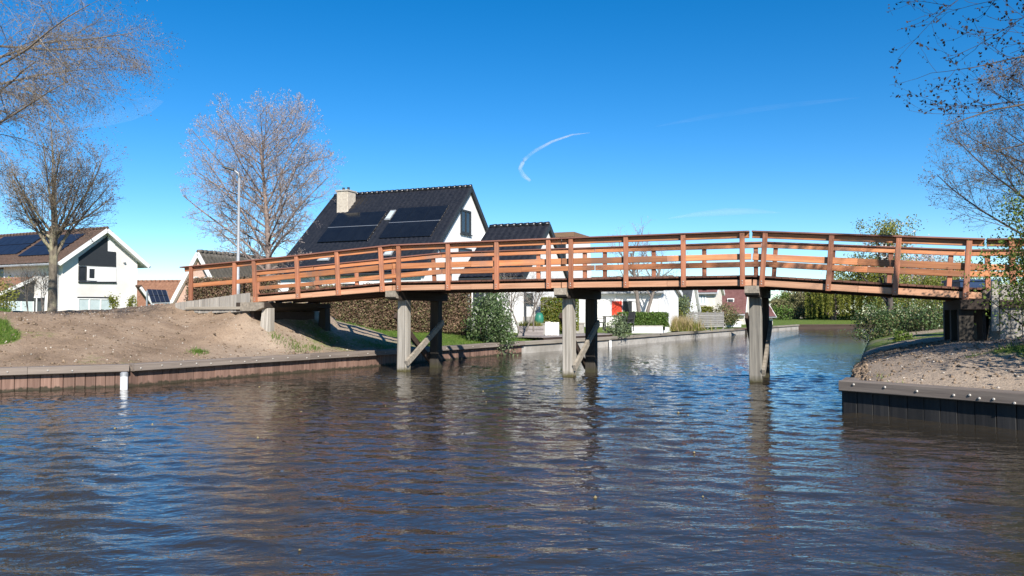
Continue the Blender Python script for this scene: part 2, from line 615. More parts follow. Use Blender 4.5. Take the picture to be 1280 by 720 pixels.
def z_left(P, fine=True):
    d = dist_line(P, LEFT)
    s, w = loc_bridge(P)
    near = 1 - sstep(4.5, 9.0, w)                       # the raised bank around the bridge end
    inl = 1 - sstep(10, 40, d)
    h = .40 + sstep(0, 5.6, d) * (.42 + .74 * near) + sstep(3, 12, d) * .10 * (1 - near)
    path = np.interp(s, [-40, -14, -10.7, -8.4], [1.2, 1.66, 1.86, 2.02])
    side = np.maximum(np.abs(w - 1.5) - 1.62, 0)
    low = np.interp(s, [-40, -14, -11.2, -9.6, -8.2], [1.2, 1.64, 1.80, 1.58, 1.50]) - .42 * np.maximum(-w, 0)
    emb = np.where(s < -8.15, np.where(w > .1, path - .52 * np.maximum(w - 3.1, 0), low), -9)
    front = 2.0 - .62 * np.maximum(s + 8.3, 0) - .62 * side
    emb = np.maximum(emb, np.where(s >= -8.15, np.minimum(front - .42, 1.58), -9))
    h = np.maximum(h, np.where(d > .05, emb, -9))
    if fine:
        k = sstep(.2, 1.2, d)
        h = h + k * (fbm(P[:, 0] * .55, P[:, 1] * .55, 3) * .16 + fbm(P[:, 0] * 2.6, P[:, 1] * 2.6, 4) * .105 * inl)
    return h


def z_right(P, fine=True):
    d = dist_line(P, RIGHT)
    s, w = loc_bridge(P)
    dc = dist_line(P, RIGHT[3:])
    quay = 1 - sstep(1.0, 3.0, w + 6.5)                 # near side has the timber quay
    far = sstep(5, 9, w)
    kn = sstep(-3.6, -.8, w)
    h = .40 + (sstep(0, 4.2, d) * (1 - kn) + (1 - np.exp(-d / 2.5)) * kn) * (.84 - .15 * far) + sstep(3, 9, d) * .15 + .08 * sstep(-5.2, -3.4, w) * sstep(.1, .5, d)
    soft = -.35 + sstep(0, .22, dc) * 1.0
    ks = sstep(-4.6, -2.6, w)
    h = np.where(dc < .22, np.minimum(h, soft * ks + h * (1 - ks)), h)
    path = np.interp(s, [10, 14, 30], [2.02, 1.85, 1.5])
    side = np.maximum(w - 3.2, 0)
    emb = np.where(s > 10.1, path - .5 * side, -9)
    h = np.maximum(h, np.where(w > .1, emb, -9))
    if fine:
        k = sstep(.2, 1.2, d)
        h = h + k * (fbm(P[:, 0] * .6 + 9, P[:, 1] * .6, 3) * .14 + fbm(P[:, 0] * 3 + 5, P[:, 1] * 3, 4) * .075 * (1 - sstep(10, 40, d)))
    return h


def zl(x, y):
    return float(z_left(np.array([[x, y]]))[0])


def zr(x, y):
    return float(z_right(np.array([[x, y]]))[0])


def grass_left(P):
    d = dist_line(P, LEFT)
    s, w = loc_bridge(P)
    n = fbm(P[:, 0] * .7, P[:, 1] * .7, 4)
    g = sstep(5.0, 6.5, w + n * 4) * sstep(.35, .9, d)             # lawn behind the bridge
    g = np.maximum(g, sstep(0, .5, -P[:, 0] - .622 * P[:, 1] + n * 1.6) * sstep(17.6, 18.4, P[:, 1] + n * 2) * sstep(1.5, 2.2, d))
    g = np.maximum(g, sstep(.12, .26, fbm(P[:, 0] * .9 + 40, P[:, 1] * .9 + 8, 3)) * .35)
    g = np.maximum(g, (.36 + n * .9) * sstep(.6, 1.6, w + n * 2) * (1 - sstep(4, 5, d)) * sstep(.3, .6, d))  # guessed turf under the bridge, also darkens the ground in its shade
    g = np.maximum(g, sstep(9, 14, d))
    return g


def grass_right(P):
    d = dist_line(P, RIGHT)
    s, w = loc_bridge(P)
    n = fbm(P[:, 0] * .8 + 3, P[:, 1] * .8, 4)
    g = sstep(1.5, 2.6, P[:, 0] - 6.3 - (12.5 - P[:, 1]) * .45 + n * 4) * sstep(1.0, 1.8, d) * (1 - sstep(-3.2, -1.8, w))
    g = np.maximum(g, sstep(4.2, 6, w + n * 3) * (.55 + n * 1.2) + sstep(20, 30, w) * .5)
    g = np.maximum(g, sstep(9, 14, d))
    return g


def ground_mat():
    m = bpy.data.materials.new('bank_soil_and_turf')
    m.use_nodes = True
    nt = m.node_tree
    b = nt.nodes['Principled BSDF']
    tc = nt.nodes.new('ShaderNodeTexCoord')

    def noise(sc, det=8, ro=.65):
        n = nt.nodes.new('ShaderNodeTexNoise')
        n.inputs['Scale'].default_value = sc
        n.inputs['Detail'].default_value = det
        n.inputs['Roughness'].default_value = ro
        nt.links.new(tc.outputs['Object'], n.inputs['Vector'])
        return n

    def ramp(src, stops):
        r = nt.nodes.new('ShaderNodeValToRGB')
        e = r.color_ramp.elements
        e[0].position, e[0].color = stops[0][0], (*stops[0][1], 1)
        e[1].position, e[1].color = stops[-1][0], (*stops[-1][1], 1)
        for p, c in stops[1:-1]:
            q = e.new(p)
            q.color = (*c, 1)
        nt.links.new(src, r.inputs[0])
        return r.outputs[0]
    n1, n2, n3 = noise(1.1), noise(9), noise(38, 5, .75)
    sand = ramp(n1.outputs['Fac'], [(.28, (.165, .115, .078)), (.48, (.265, .19, .132)), (.72, (.36, .27, .195))])
    speck = ramp(n3.outputs['Fac'], [(.32, (.50, .46, .42)), (.5, (1, 1, 1)), (.72, (1.25, 1.22, 1.18))])
    mu = nt.nodes.new('ShaderNodeMix')
    mu.data_type = 'RGBA'
    mu.blend_type = 'MULTIPLY'
    mu.inputs[0].default_value = .8
    nt.links.new(sand, mu.inputs[6])
    nt.links.new(speck, mu.inputs[7])
    dry = nt.nodes.new('ShaderNodeAttribute')
    dry.attribute_name = 'dry'
    md = nt.nodes.new('ShaderNodeMix')
    md.data_type = 'RGBA'
    nt.links.new(dry.outputs['Fac'], md.inputs[0])
    nt.links.new(sand, md.inputs[6])
    md.inputs[7].default_value = (.46, .385, .31, 1)
    nt.links.new(md.outputs[2], mu.inputs[6])
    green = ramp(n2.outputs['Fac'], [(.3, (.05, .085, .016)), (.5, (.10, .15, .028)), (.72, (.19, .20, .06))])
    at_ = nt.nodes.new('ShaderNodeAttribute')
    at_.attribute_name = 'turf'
    ad = nt.nodes.new('ShaderNodeMath')
    ad.operation = 'MULTIPLY_ADD'
    nt.links.new(n2.outputs['Fac'], ad.inputs[0])
    ad.inputs[1].default_value = 1.1
    ad.inputs[2].default_value = -.55
    ad2 = nt.nodes.new('ShaderNodeMath')
    ad2.use_clamp = True
    nt.links.new(ad.outputs[0], ad2.inputs[0])
    nt.links.new(at_.outputs['Fac'], ad2.inputs[1])
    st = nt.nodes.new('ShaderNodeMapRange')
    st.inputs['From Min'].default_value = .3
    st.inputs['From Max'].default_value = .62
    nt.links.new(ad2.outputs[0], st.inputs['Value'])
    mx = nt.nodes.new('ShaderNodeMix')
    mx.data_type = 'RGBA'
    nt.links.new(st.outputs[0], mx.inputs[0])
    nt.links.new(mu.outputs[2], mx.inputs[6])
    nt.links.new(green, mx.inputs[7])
    nt.links.new(mx.outputs[2], b.inputs['Base Color'])
    b.inputs['Roughness'].default_value = .95
    b.inputs['Specular IOR Level'].default_value = .15
    bp = nt.nodes.new('ShaderNodeBump')
    bp.inputs['Strength'].default_value = .9
    bp.inputs['Distance'].default_value = .05
    nt.links.new(n2.outputs['Fac'], bp.inputs['Height'])
    b2 = nt.nodes.new('ShaderNodeBump')
    b2.inputs['Strength'].default_value = .8
    b2.inputs['Distance'].default_value = .02
    nt.links.new(n3.outputs['Fac'], b2.inputs['Height'])
    nt.links.new(bp.outputs[0], b2.inputs['Normal'])
    nt.links.new(b2.outputs[0], b.inputs['Normal'])
    return m


GROUND = ground_mat()


def bank(name, L, Q, hf, gf, fine_seg, label):
    P0, Q0 = [], []
    for i in range(len(L) - 1):
        ln = np.linalg.norm(L[i + 1] - L[i])
        n = max(2, int(ln / fine_seg[i]))
        for k in range(n):
            t = k / n
            P0.append(L[i] * (1 - t) + L[i + 1] * t)
            Q0.append(Q[i] * (1 - t) + Q[i + 1] * t)
    P0.append(L[-1])
    Q0.append(Q[-1])
    P0, Q0 = np.array(P0), np.array(Q0)
    D = Q0 - P0
    full = np.linalg.norm(D, axis=1, keepdims=True)
    D /= full
    ds = [0, .02, .12] + list(np.arange(.25, 12, .17)) + list(np.arange(12.2, 22, .6))
    rows = [P0 + D * d for d in ds]
    for f in np.geomspace(.028, 1, 22):
        rows.append(P0 + D * np.maximum(full * f, 22.5 + f * 20))
    G = np.array(rows)                                  # rows, columns, 2
    nr, nc = G.shape[:2]
    P = G.reshape(-1, 2)
    Z = hf(P)
    Z[:nc] = -1.2
    Vt = np.column_stack([P, Z])
    idx = np.arange(nr * nc).reshape(nr, nc)
    Qd = np.stack([idx[:-1, :-1], idx[:-1, 1:], idx[1:, 1:], idx[1:, :-1]], -1).reshape(-1, 4)
    me = np_mesh(name, Vt, Qd, GROUND, smooth=True)
    dr = me.attributes.new('dry', 'FLOAT', 'POINT')
    dr.data.foreach_set('value', np.where(P[:, 0] > 4, .5, .04 + .35 * sstep(-8.2, -6.5, P[:, 0])).astype(np.float32))
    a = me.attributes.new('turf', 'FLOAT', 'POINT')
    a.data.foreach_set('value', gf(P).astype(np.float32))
    return tag(link(name, me), label, kind='structure')


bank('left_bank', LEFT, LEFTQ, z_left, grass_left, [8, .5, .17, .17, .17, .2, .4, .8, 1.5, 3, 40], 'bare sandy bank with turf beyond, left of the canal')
rb = bank('right_bank', RIGHT, RIGHTQ[:, :], z_right, grass_right, [8, 2, .2, .15, .17, .5, 1, 3, 40], 'bare sandy bank at the right of the canal')
rb.data.flip_normals()

# ------------------------------------------------------------------ water


def water():
    gx = np.concatenate([-np.geomspace(70, 14, 18)[:-1], np.arange(-14, 14, .062), np.arange(14, 22, .25), np.geomspace(22, 420, 24)])
    gy = np.concatenate([np.linspace(-60, 1.0, 12)[:-1], np.arange(1.0, 9, .045), np.arange(9, 20, .075), np.arange(20, 40, .3), np.geomspace(40, 118, 30)])
    X, Y = np.meshgrid(gx, gy)
    r = np.random.default_rng(5)
    Z = np.zeros_like(X)
    main = math.radians(68)
    # cat's paws: calmer and rougher patches
    gust = .72 + 1.0 * (vnoise(X * .22 + 3, Y * .16 + 8) - .35) + .5 * (vnoise(X * .6, Y * .5 + 4) - .5)
    for k in range(64):
        lam = .16 * (1.0 / .16) ** r.random()
        th = main + r.normal(0, .55)
        amp = .0024 * lam ** .62
        kx, ky = math.cos(th) * 2 * math.pi / lam, math.sin(th) * 2 * math.pi / lam
        ph = r.random() * 7 + 2.2 * (vnoise(X * .35 + k, Y * .35 - k) - .5)
        wv = np.sin(kx * X + ky * Y + ph)
        Z += amp * (wv - .25 * np.cos(2 * (kx * X + ky * Y + ph)))
    fade = (1 - sstep(18, 34, Y)) * sstep(0.5, 2, Y) * (1 - sstep(12, 15, np.abs(X)))
    Z *= fade * np.clip(gust, .25, 1.5)
    V = np.column_stack([X.ravel(), Y.ravel(), Z.ravel()])
    idx = np.arange(X.size).reshape(X.shape)
    Q = np.stack([idx[:-1, :-1], idx[:-1, 1:], idx[1:, 1:], idx[1:, :-1]], -1).reshape(-1, 4)
    m = bpy.data.materials.new('canal_water')
    m.use_nodes = True
    nt = m.node_tree
    b = nt.nodes['Principled BSDF']
    b.inputs['Base Color'].default_value = (.032, .026, .018, 1)
    b.inputs['Roughness'].default_value = .02
    b.inputs['IOR'].default_value = 1.333
    b.inputs['Specular IOR Level'].default_value = .5
    tc = nt.nodes.new('ShaderNodeTexCoord')
    prev = None
    for sc, st, dist, det, sx in ((2.4, .55, .028, 4, (.6, 1.3, 1)), (6.0, .85, .014, 3, (.7, 1.25, 1)), (15, .35, .004, 2, (.8, 1.2, 1))):
        mp = nt.nodes.new('ShaderNodeMapping')
        mp.inputs['Scale'].default_value = sx
        mp.inputs['Rotation'].default_value = (0, 0, math.radians(-18))
        nt.links.new(tc.outputs['Object'], mp.inputs['Vector'])
        n = nt.nodes.new('ShaderNodeTexNoise')
        n.inputs['Scale'].default_value = sc
        n.inputs['Detail'].default_value = det
        n.inputs['Roughness'].default_value = .55
        n.inputs['Distortion'].default_value = .35
        nt.links.new(mp.outputs[0], n.inputs['Vector'])
        bp = nt.nodes.new('ShaderNodeBump')
        bp.inputs['Strength'].default_value = st
        bp.inputs['Distance'].default_value = dist
        nt.links.new(n.outputs['Fac'], bp.inputs['Height'])
        if prev:
            nt.links.new(prev.outputs[0], bp.inputs['Normal'])
        prev = bp
    nt.links.new(prev.outputs[0], b.inputs['Normal'])
    return tag(link('canal_water', np_mesh('canal_water', V, Q, m, smooth=True)), 'rippled dark brown canal water reflecting the sky', kind='structure')


water()


# ------------------------------------------------------------------ the bridge
def unit_box(name, mat, axis='x', c=.008):
    """shared meshes, one metre long pieces are scaled through their size in the call instead"""
    return None


_cache = {}


def piece(name, mat, dims, parent, loc, rot=(0, 0, 0), c=.008):
    """a chamfered block centred on its origin; alike blocks share their mesh"""
    k = (name, mat.name, tuple(round(d, 3) for d in dims))
    if k not in _cache:
        x, y, z = [d / 2 for d in dims]
        _cache[k] = MB().cbox(-x, x, -y, y, -z, z, min(c, min(dims) * .2)).mesh(name, mat)
    return link(name, _cache[k], parent, loc, rot)


bridge = thing('footbridge', 'reddish hardwood footbridge on grey timber piles spanning the canal', 'bridge', BO, BA)
W = 3.0
RT = 1.2                                                  # handrail top above the underside of the edge board
SEC = [(-7.98, -3.43), (-3.43, 1.236), (1.236, 5.63), (5.63, 10.05)]
POSTS = [[318, 371.5, 422, 477], [497, 559, 620, 685], [713, 782, 854, 928], [952, 1035, 1119, 1207]]
br = random.Random(4)


def span(name, mat, s0, s1, y0, y1, z0, z1, parent=None, split=None):
    """a straight board from s0 to s1 following the deck slope"""
    zz0, zz1 = zb(s0), zb(s1)
    L = math.hypot(s1 - s0, zz1 - zz0)
    a = math.atan2(zz1 - zz0, s1 - s0)
    return piece(name, mat, (round(L, 3), y1 - y0, z1 - z0), parent or bridge,
                 ((s0 + s1) / 2, (y0 + y1) / 2, (zz0 + zz1) / 2 + (z0 + z1) / 2), (0, -a, 0))


for i, (a, b) in enumerate(SEC):
    sl = math.atan2(zb(b) - zb(a), b - a)
    ps = [s_of(x) for x in POSTS[i]]
    end = .012
    for side in (0, 1):
        def wy(y0, y1):
            return (y0, y1) if side == 0 else (W - y1, W - y0)
        # posts stand outside the edge board
        for s in ps:
            y0, y1 = wy(0, .085)
            h = RT - .035
            piece('rail_post', wood_z, (.105, y1 - y0, h), bridge,
                  (s + math.sin(-sl) * h / 2, (y0 + y1) / 2, zb(s) + h / 2 - .012), (0, -sl, 0))
            if side == 0:
                for zq in (.05, .105):
                    k = 'bolt_head_rail'
                    if k not in _cache:
                        _cache[k] = MB().lathe([(.014, 0), (.013, .008), (.006, .012)], n=8).mesh('bolt', bolt_m)
                    link('bolt', _cache[k], bridge, (s, -.001, zb(s) + zq), (math.pi / 2, 0, 0))
        # edge board between the posts, in lengths
        cuts = [a + end] + [(p + q) / 2 + br.uniform(-.3, .3) for p, q in zip(ps[:-1], ps[1:])][1:2] + [b - end]
        for c0, c1 in zip(cuts[:-1], cuts[1:]):
            span('edge_board', wood_fascia, c0 + .003, c1 - .003, *wy(.088, .14), 0, .135)
        # handrail: flat cap and upright board beneath it
        g = .05 if i in (2,) else .004
        span('handrail_cap', wood_cap, a + end, b - g, *wy(-.012, .17), RT - .036, RT)
        span('handrail_board', wood_x, a + end, b - g, *wy(.088, .13), RT - .155, RT - .040)
        for c0, c1 in zip(cuts[:-1], cuts[1:]):
            span('mid_rail', wood_x, c0 + .002, c1 - .002, *wy(.088, .13), .565 + br.uniform(-.006, .006), .705)
    # stringers
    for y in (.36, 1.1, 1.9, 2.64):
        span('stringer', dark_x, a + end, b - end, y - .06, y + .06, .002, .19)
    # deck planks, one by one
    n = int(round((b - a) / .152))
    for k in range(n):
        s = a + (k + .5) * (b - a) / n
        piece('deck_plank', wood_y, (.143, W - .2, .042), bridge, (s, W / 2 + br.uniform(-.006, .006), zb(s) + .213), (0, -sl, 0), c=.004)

for s in (-3.43, 1.236, 5.63):                            # pile bents
    z = zb(s)
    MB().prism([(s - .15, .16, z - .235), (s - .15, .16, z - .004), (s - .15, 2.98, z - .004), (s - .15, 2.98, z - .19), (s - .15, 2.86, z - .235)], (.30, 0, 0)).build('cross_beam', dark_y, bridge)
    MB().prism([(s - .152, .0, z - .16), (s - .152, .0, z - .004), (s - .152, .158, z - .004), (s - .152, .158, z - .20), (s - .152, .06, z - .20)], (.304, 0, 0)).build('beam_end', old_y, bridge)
    mid = s == 1.236
    for yc, mt in ((.70, old_shade if s > 5 else old_z), (2.52, dark_z)):  # third front pile and all rear piles take shade-darkened colours
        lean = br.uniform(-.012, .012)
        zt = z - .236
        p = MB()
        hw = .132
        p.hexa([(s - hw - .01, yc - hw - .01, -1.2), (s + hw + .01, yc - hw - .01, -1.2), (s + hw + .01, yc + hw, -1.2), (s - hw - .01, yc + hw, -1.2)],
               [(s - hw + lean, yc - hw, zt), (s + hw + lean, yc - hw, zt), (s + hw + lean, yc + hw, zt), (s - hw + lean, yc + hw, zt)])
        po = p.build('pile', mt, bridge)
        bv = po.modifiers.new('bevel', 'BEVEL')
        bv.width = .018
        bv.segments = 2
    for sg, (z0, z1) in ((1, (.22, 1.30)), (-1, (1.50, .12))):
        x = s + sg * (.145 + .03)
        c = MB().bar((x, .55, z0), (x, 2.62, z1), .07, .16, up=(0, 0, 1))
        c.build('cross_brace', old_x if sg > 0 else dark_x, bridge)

# left abutment
m = MB()
m.prism([(-8.45, -.06, 1.62), (-7.75, -.06, 1.62), (-7.45, -.06, 1.72), (-7.45, -.06, 1.855), (-8.45, -.06, 1.855)], (0, 3.12, 0))
ab = thing('bridge_abutment', 'grey timber abutment block carrying the left bridge end on the sandy bank', 'abutment', BO, BA)
m.build('bearing_block', dark_y, ab)  # block coloured near-black for the shade beneath the deck end
MB().prism([(-8.25, -.12, 1.62), (-7.72, -.12, 1.62), (-7.46, -.12, 1.71), (-7.46, -.12, 1.858), (-8.25, -.12, 1.858)], (0, .22, 0)).build('bearing_end', old_y, ab)
m = MB()
m.hexa([(-7.72, .0, .7), (-7.40, .0, .7), (-7.40, .32, .7), (-7.72, .32, .7)], [(-7.62, .05, 1.65), (-7.40, .05, 1.70), (-7.40, .3, 1.70), (-7.62, .3, 1.65)])
m.build('support_stub', old_z, ab)
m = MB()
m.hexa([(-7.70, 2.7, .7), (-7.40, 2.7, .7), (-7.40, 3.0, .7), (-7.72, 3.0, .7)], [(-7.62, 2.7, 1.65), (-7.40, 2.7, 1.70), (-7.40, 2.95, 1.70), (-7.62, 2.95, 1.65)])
m.build('support_stub', dark_z, ab)  # inner stub coloured dark to sink into the shade beneath
m = MB()
m.box(-8.1, -7.95, .1, 2.9, .9, 1.60)
m.build('back_board', dark_x, ab)

rw = thing('retaining_wall', 'grey upright boards holding the path beside the left bridge end', 'retaining wall', BO, BA)
s = -10.75
while s < -8.1:
    wd = br.uniform(.13, .17)
    z = np.interp(s, [-10.8, -8.1], [1.86, 2.13])
    zz = np.interp(s, [-10.8, -9.9, -8.1], [1.7, 1.55, 1.6])
    piece('board', bank_board, (round(wd, 2) - .006, .045, round(z - zz, 2)), rw, (s + wd / 2, -.02 + br.uniform(-.006, .006), (z + zz) / 2))
    s += wd
MB().box(-10.3, -8.1, -.09, -.045, 1.66, 1.74).build('waling', old_x, rw)

ar = thing('approach_railing', 'sloping hardwood railing beyond the left bridge end above the sandy crest', 'railing', BO, BA)
for side in (0, 1):
    def wy(y0, y1):
        return (y0, y1) if side == 0 else (W - y1, W - y0)
    e0 = s_of(224) if side == 0 else s_of(232)
    ra = lambda s: float(np.interp(s, [-10.9, -7.99], [zat(337, 24.9), zb(-7.98) + RT]))
    for px in (237, 291.5):
        s = s_of(px)
        y0, y1 = wy(0, .085)
        t = ra(s) - .036
        b0 = t - .98
        piece('rail_post', wood_z, (.105, .085, round(t - b0, 2)), ar, (s, (y0 + y1) / 2, (t + b0) / 2))
    def sp(nm, mt, s0, s1, ya, yb_, za, zc):
        z0, z1 = ra(s0), ra(s1)
        L = math.hypot(s1 - s0, z1 - z0)
        piece(nm, mt, (round(L, 2), yb_ - ya, zc - za), ar, ((s0 + s1) / 2, (ya + yb_) / 2, (z0 + z1) / 2 + (za + zc) / 2), (0, -math.atan2(z1 - z0, s1 - s0), 0))
    sp('handrail_cap', wood_cap, e0, -8.0, *wy(-.012, .17), -.036, 0)
    sp('handrail_board', wood_x, e0 + .1, -8.0, *wy(.088, .13), -.155, -.04)
    sp('mid_rail', wood_x, e0 + .25, -8.0, *wy(.088, .13), -.64, -.52)

# right abutment
ab = thing('bridge_abutment', 'dark timber abutment with grey boards carrying the right bridge end', 'abutment', BO, BA)
MB().box(9.6, 10.2, -.04, 3.04, 1.62, 1.815).build('bearing_beam', dark_y, ab)
for y in (.25, 1.5, 2.75):
    MB().box(9.58, 9.84, y - .14, y + .14, .7, 1.618).build('pile', dark_z, ab)
MB().box(10.0, 10.05, .1, 2.9, .8, 1.618).build('back_board', dark_x, ab)
MB().cbox(10.12, 10.24, -.10, .0, 1.2, 2.16).build('corner_post', old_z, ab)
rw = thing('retaining_wall', 'grey boards holding the path beside the right bridge end behind leafy shrub', 'retaining wall', BO, BA)
s = 10.26
while s < 14.2:
    wd = br.uniform(.15, .2)
    z = np.interp(s, [10, 14], [2.12, 1.98])
    piece('board', bank_board, (round(wd, 2) - .006, .045, round(z - .95, 2)), rw, (s + wd / 2, -.02 + br.uniform(-.006, .006), (z + .95) / 2))
    s += wd
MB().box(10.26, 14.2, -.11, -.045, 1.66, 1.80).build('waling', dark_x, rw)
ar = thing('approach_railing', 'hardwood railing beyond the right bridge end half hidden by leafy shrub', 'railing', BO, BA)
for side in (0, 1):
    def wy(y0, y1):
        return (y0, y1) if side == 0 else (W - y1, W - y0)
    for s in (10.5, 11.9, 13.3):
        y0, y1 = wy(0, .085)
        piece('rail_post', wood_z, (.105, .085, 1.1), ar, (s, (y0 + y1) / 2, zb(s) + .60))
    for nm, mt, ya, yb_, za, zc in (('handrail_cap', wood_cap, -.012, .17, RT - .036, RT), ('handrail_board', wood_x, .088, .13, RT - .155, RT - .04), ('mid_rail', wood_x, .088, .13, .575, .695)):
        s0, s1 = 10.09, 13.8
        y0, y1 = wy(ya, yb_)
        z0, z1 = zb(s0), zb(s1)
        piece(nm, mt, (3.72, yb_ - ya, zc - za), ar, ((s0 + s1) / 2, (y0 + y1) / 2, (z0 + z1) / 2 + (za + zc) / 2), (0, -math.atan2(z1 - z0, s1 - s0), 0))


# ------------------------------------------------------------------ timber quays
def quay(name, label, A, B, mat_p, mat_c, out, cap_z=(.325, .475), over=.15, pl_w=.2, boards=True, bolts=(), joints=(), zp=.34):
    """a quay wall from A to B, `out` = +1 when the water lies to the right of A->B"""
    A, B = Vector((*A, 0)), Vector((*B, 0))
    L = (B - A).length
    ang = math.atan2(B.y - A.y, B.x - A.x)
    q = thing(name, label, 'quay wall', A, ang)
    o = -out                                              # local y towards the water
    rr = random.Random(int(L * 100))
    x = 0.0
    while boards and x < L:
        wd = min(pl_w * rr.uniform(.88, 1.12), L - x)
        if wd < .05:
            break
        piece('quay_plank', mat_p, (round(wd, 2) - .008, .05, zp + .9), q, (x + wd / 2, o * (.025 + rr.uniform(0, .010)), zp / 2 - .45), c=.006)
        x += wd
    if not boards:
        MB().box(0, L, min(0, o * .06), max(0, o * .06), -.9, zp).build('sheet_wall', mat_p, q)
    edges = [0.0] + [j for j in joints] + [L]
    for a, b in zip(edges[:-1], edges[1:]):
        y0, y1 = sorted((o * (-.14), o * (.05 + over)))
        cbz = rr.uniform(-.004, .004)
        MB().cbox(a + .003, b - .003, y0, y1, cap_z[0] + cbz, cap_z[1] + cbz, .012).build('cap_beam', mat_c, q)
    y0, y1 = sorted((o * .062, o * .11))
    if 'bolt_head_quay' not in _cache:
        _cache['bolt_head_quay'] = MB().lathe([(.019, 0), (.019, .008), (.010, .017)], n=10).mesh('bolt', bolt_m)
    for (bx, bz) in bolts:
        b_ = link('bolt', _cache['bolt_head_quay'], q, (bx, o * (.05 + over), bz), (-o * math.pi / 2, 0, 0))
    return q


rr = random.Random(9)
quay('timber_quay', 'weathered timber quay below the sandy bank, left of the white pipe', (-13.4, 13.98), (-8.1, 16.95), quay_plank, quay_cap, 1,
     joints=(2.4, 4.25), bolts=[(x + rr.uniform(-.2, .2), .40 + rr.uniform(-.03, .03)) for x in np.arange(2.0, 5.2, .42)])
quay('timber_quay', 'weathered timber quay running from the white pipe under the bridge shadow', (-8.1, 16.95), (-6.5, 19.6), quay_plank, quay_cap, 1,
     joints=(1.6,), bolts=[(x + rr.uniform(-.1, .1), .40 + rr.uniform(-.02, .02)) for x in np.arange(.2, 3.0, .45)])
quay('timber_quay', 'timber quay reaching from the open bank into the bridge shadow', (-6.5, 19.6), (-4.5, 22.7), quay_plank, quay_cap, 1,
     joints=(1.9,), bolts=[(x + rr.uniform(-.1, .1), .40 + rr.uniform(-.02, .02)) for x in np.arange(.2, 3.6, .5)])
quay('timber_quay', 'timber quay passing behind the first bridge piles to the drooping bush', (-4.5, 22.7), (.34, 31.2), quay_plank, quay_cap, 1,
     joints=(3.2, 6.5), bolts=[(x, .40) for x in np.arange(.4, 9.5, .8)])
quay('canal_quay', 'pale grey canal wall with dark cap below the gardens beyond the bridge', (.34, 31.2), (4.5, 37.5), conc, old_x, 1, boards=False, zp=.3, over=.1, joints=(2.5, 5))
quay('canal_quay', 'pale grey canal wall below the terrace and clipped hedge', (4.5, 37.5), (14.6, 56), conc, old_x, 1, boards=False, zp=.3, over=.1, joints=(5, 10, 15))
quay('canal_quay', 'far stretch of canal wall below the red roofed houses', (14.6, 56), (30, 84), conc, old_x, 1, boards=False, zp=.3, over=.1, joints=(10, 20))
quay('canal_quay', 'dark low canal edge below the far lawn', (30, 84), (60, 91), dark_x, dark_x, 1, boards=False, zp=.3, over=.06, joints=(10, 20))
RA, RB = Vector((5.20, 12.56)), Vector((12, 3.8))
rl = (RB - RA).length
bl = []
for px, py in ((1067, 480), (1106, 484), (1146, 489), (1192, 494), (1212, 494), (1224, 498), (1242, 499), (1268, 504)):
    d = ray(px, py)
    n2 = Vector((RB.y - RA.y, -(RB.x - RA.x))).normalized()
    pr = RA + Vector((-.79, -.61)) * .17
    t = (pr.x * -.79 + pr.y * -.61) / (d.x * -.79 + d.y * -.61)
    wp = Vector((0, 0, HC)) + d * t
    bl.append(((Vector((wp.x, wp.y)) - RA).dot((RB - RA) / rl), min(.45, max(.35, wp.z))))
quay('timber_quay', 'dark boarded quay corner with bolted grey cap beam, lower right of the canal', RA, RB, quay_dark, quay_cap, 1, over=.12,
     cap_z=(.335, .495), joints=(2.62, 5.6), bolts=bl, zp=.35, pl_w=.25)
# return of the corner along the canal
quay('timber_quay', 'short stub of quay turning away from the water at the right corner', (5.24, 12.62), (5.75, 13.6), quay_dark, quay_cap, -1, over=.05, cap_z=(.30, .45), zp=.3)

p = onz(155.5, 487, 0)
tp = thing('white_pipe', 'short white pipe standing in the water against the left timber quay', 'pipe', (p.x + .02, p.y - .06, 0))
MB().lathe([(.072, -.6), (.072, .27), (.066, .272)], n=18).build('pipe', white_plastic, tp, smooth=False)
MB().lathe([(.076, .274), (.076, .335), (.05, .36)], n=18).build('pipe_cap', galv, tp)


# ------------------------------------------------------------------ houses
def tiled(fr_pts, pitch_u=.30, pitch_v=.36, amp=.03, step=.055, nu=5):
    """pantile sheet on the slope e0-e1 (eave) to r0-r1 (ridge): every tile rolled, every course stepped"""
    e0, e1, r0, r1 = [np.array(p, float) for p in fr_pts]
    Lu, Lv = np.linalg.norm(e1 - e0), np.linalg.norm(r0 - e0)
    n = np.cross(e1 - e0, r0 - e0)
    n /= np.linalg.norm(n)
    if n[2] < 0:
        n = -n
    cu, cv = max(2, int(Lu / pitch_u)), max(2, int(Lv / pitch_v))
    us = np.linspace(0, 1, cu * nu + 1)
    vs, hs = [], []
    for k in range(cv):
        vs += [k / cv + 1e-4, (k + .98) / cv]
        hs += [step, .0]
    vs, hs = np.array(vs), np.array(hs)
    A, B = np.meshgrid(us, vs)
    H = np.repeat(hs[:, None], len(us), 1) + amp * (np.abs(np.sin(np.pi * A * cu)) ** .8)
    P = (e0 * (1 - B[..., None]) + r0 * B[..., None]) * (1 - A[..., None]) + (e1 * (1 - B[..., None]) + r1 * B[..., None]) * A[..., None]
    P = P + n * H[..., None]
    idx = np.arange(A.size).reshape(A.shape)
    Q = np.stack([idx[:-1, :-1], idx[:-1, 1:], idx[1:, 1:], idx[1:, :-1]], -1).reshape(-1, 4)
    return P.reshape(-1, 3), Q


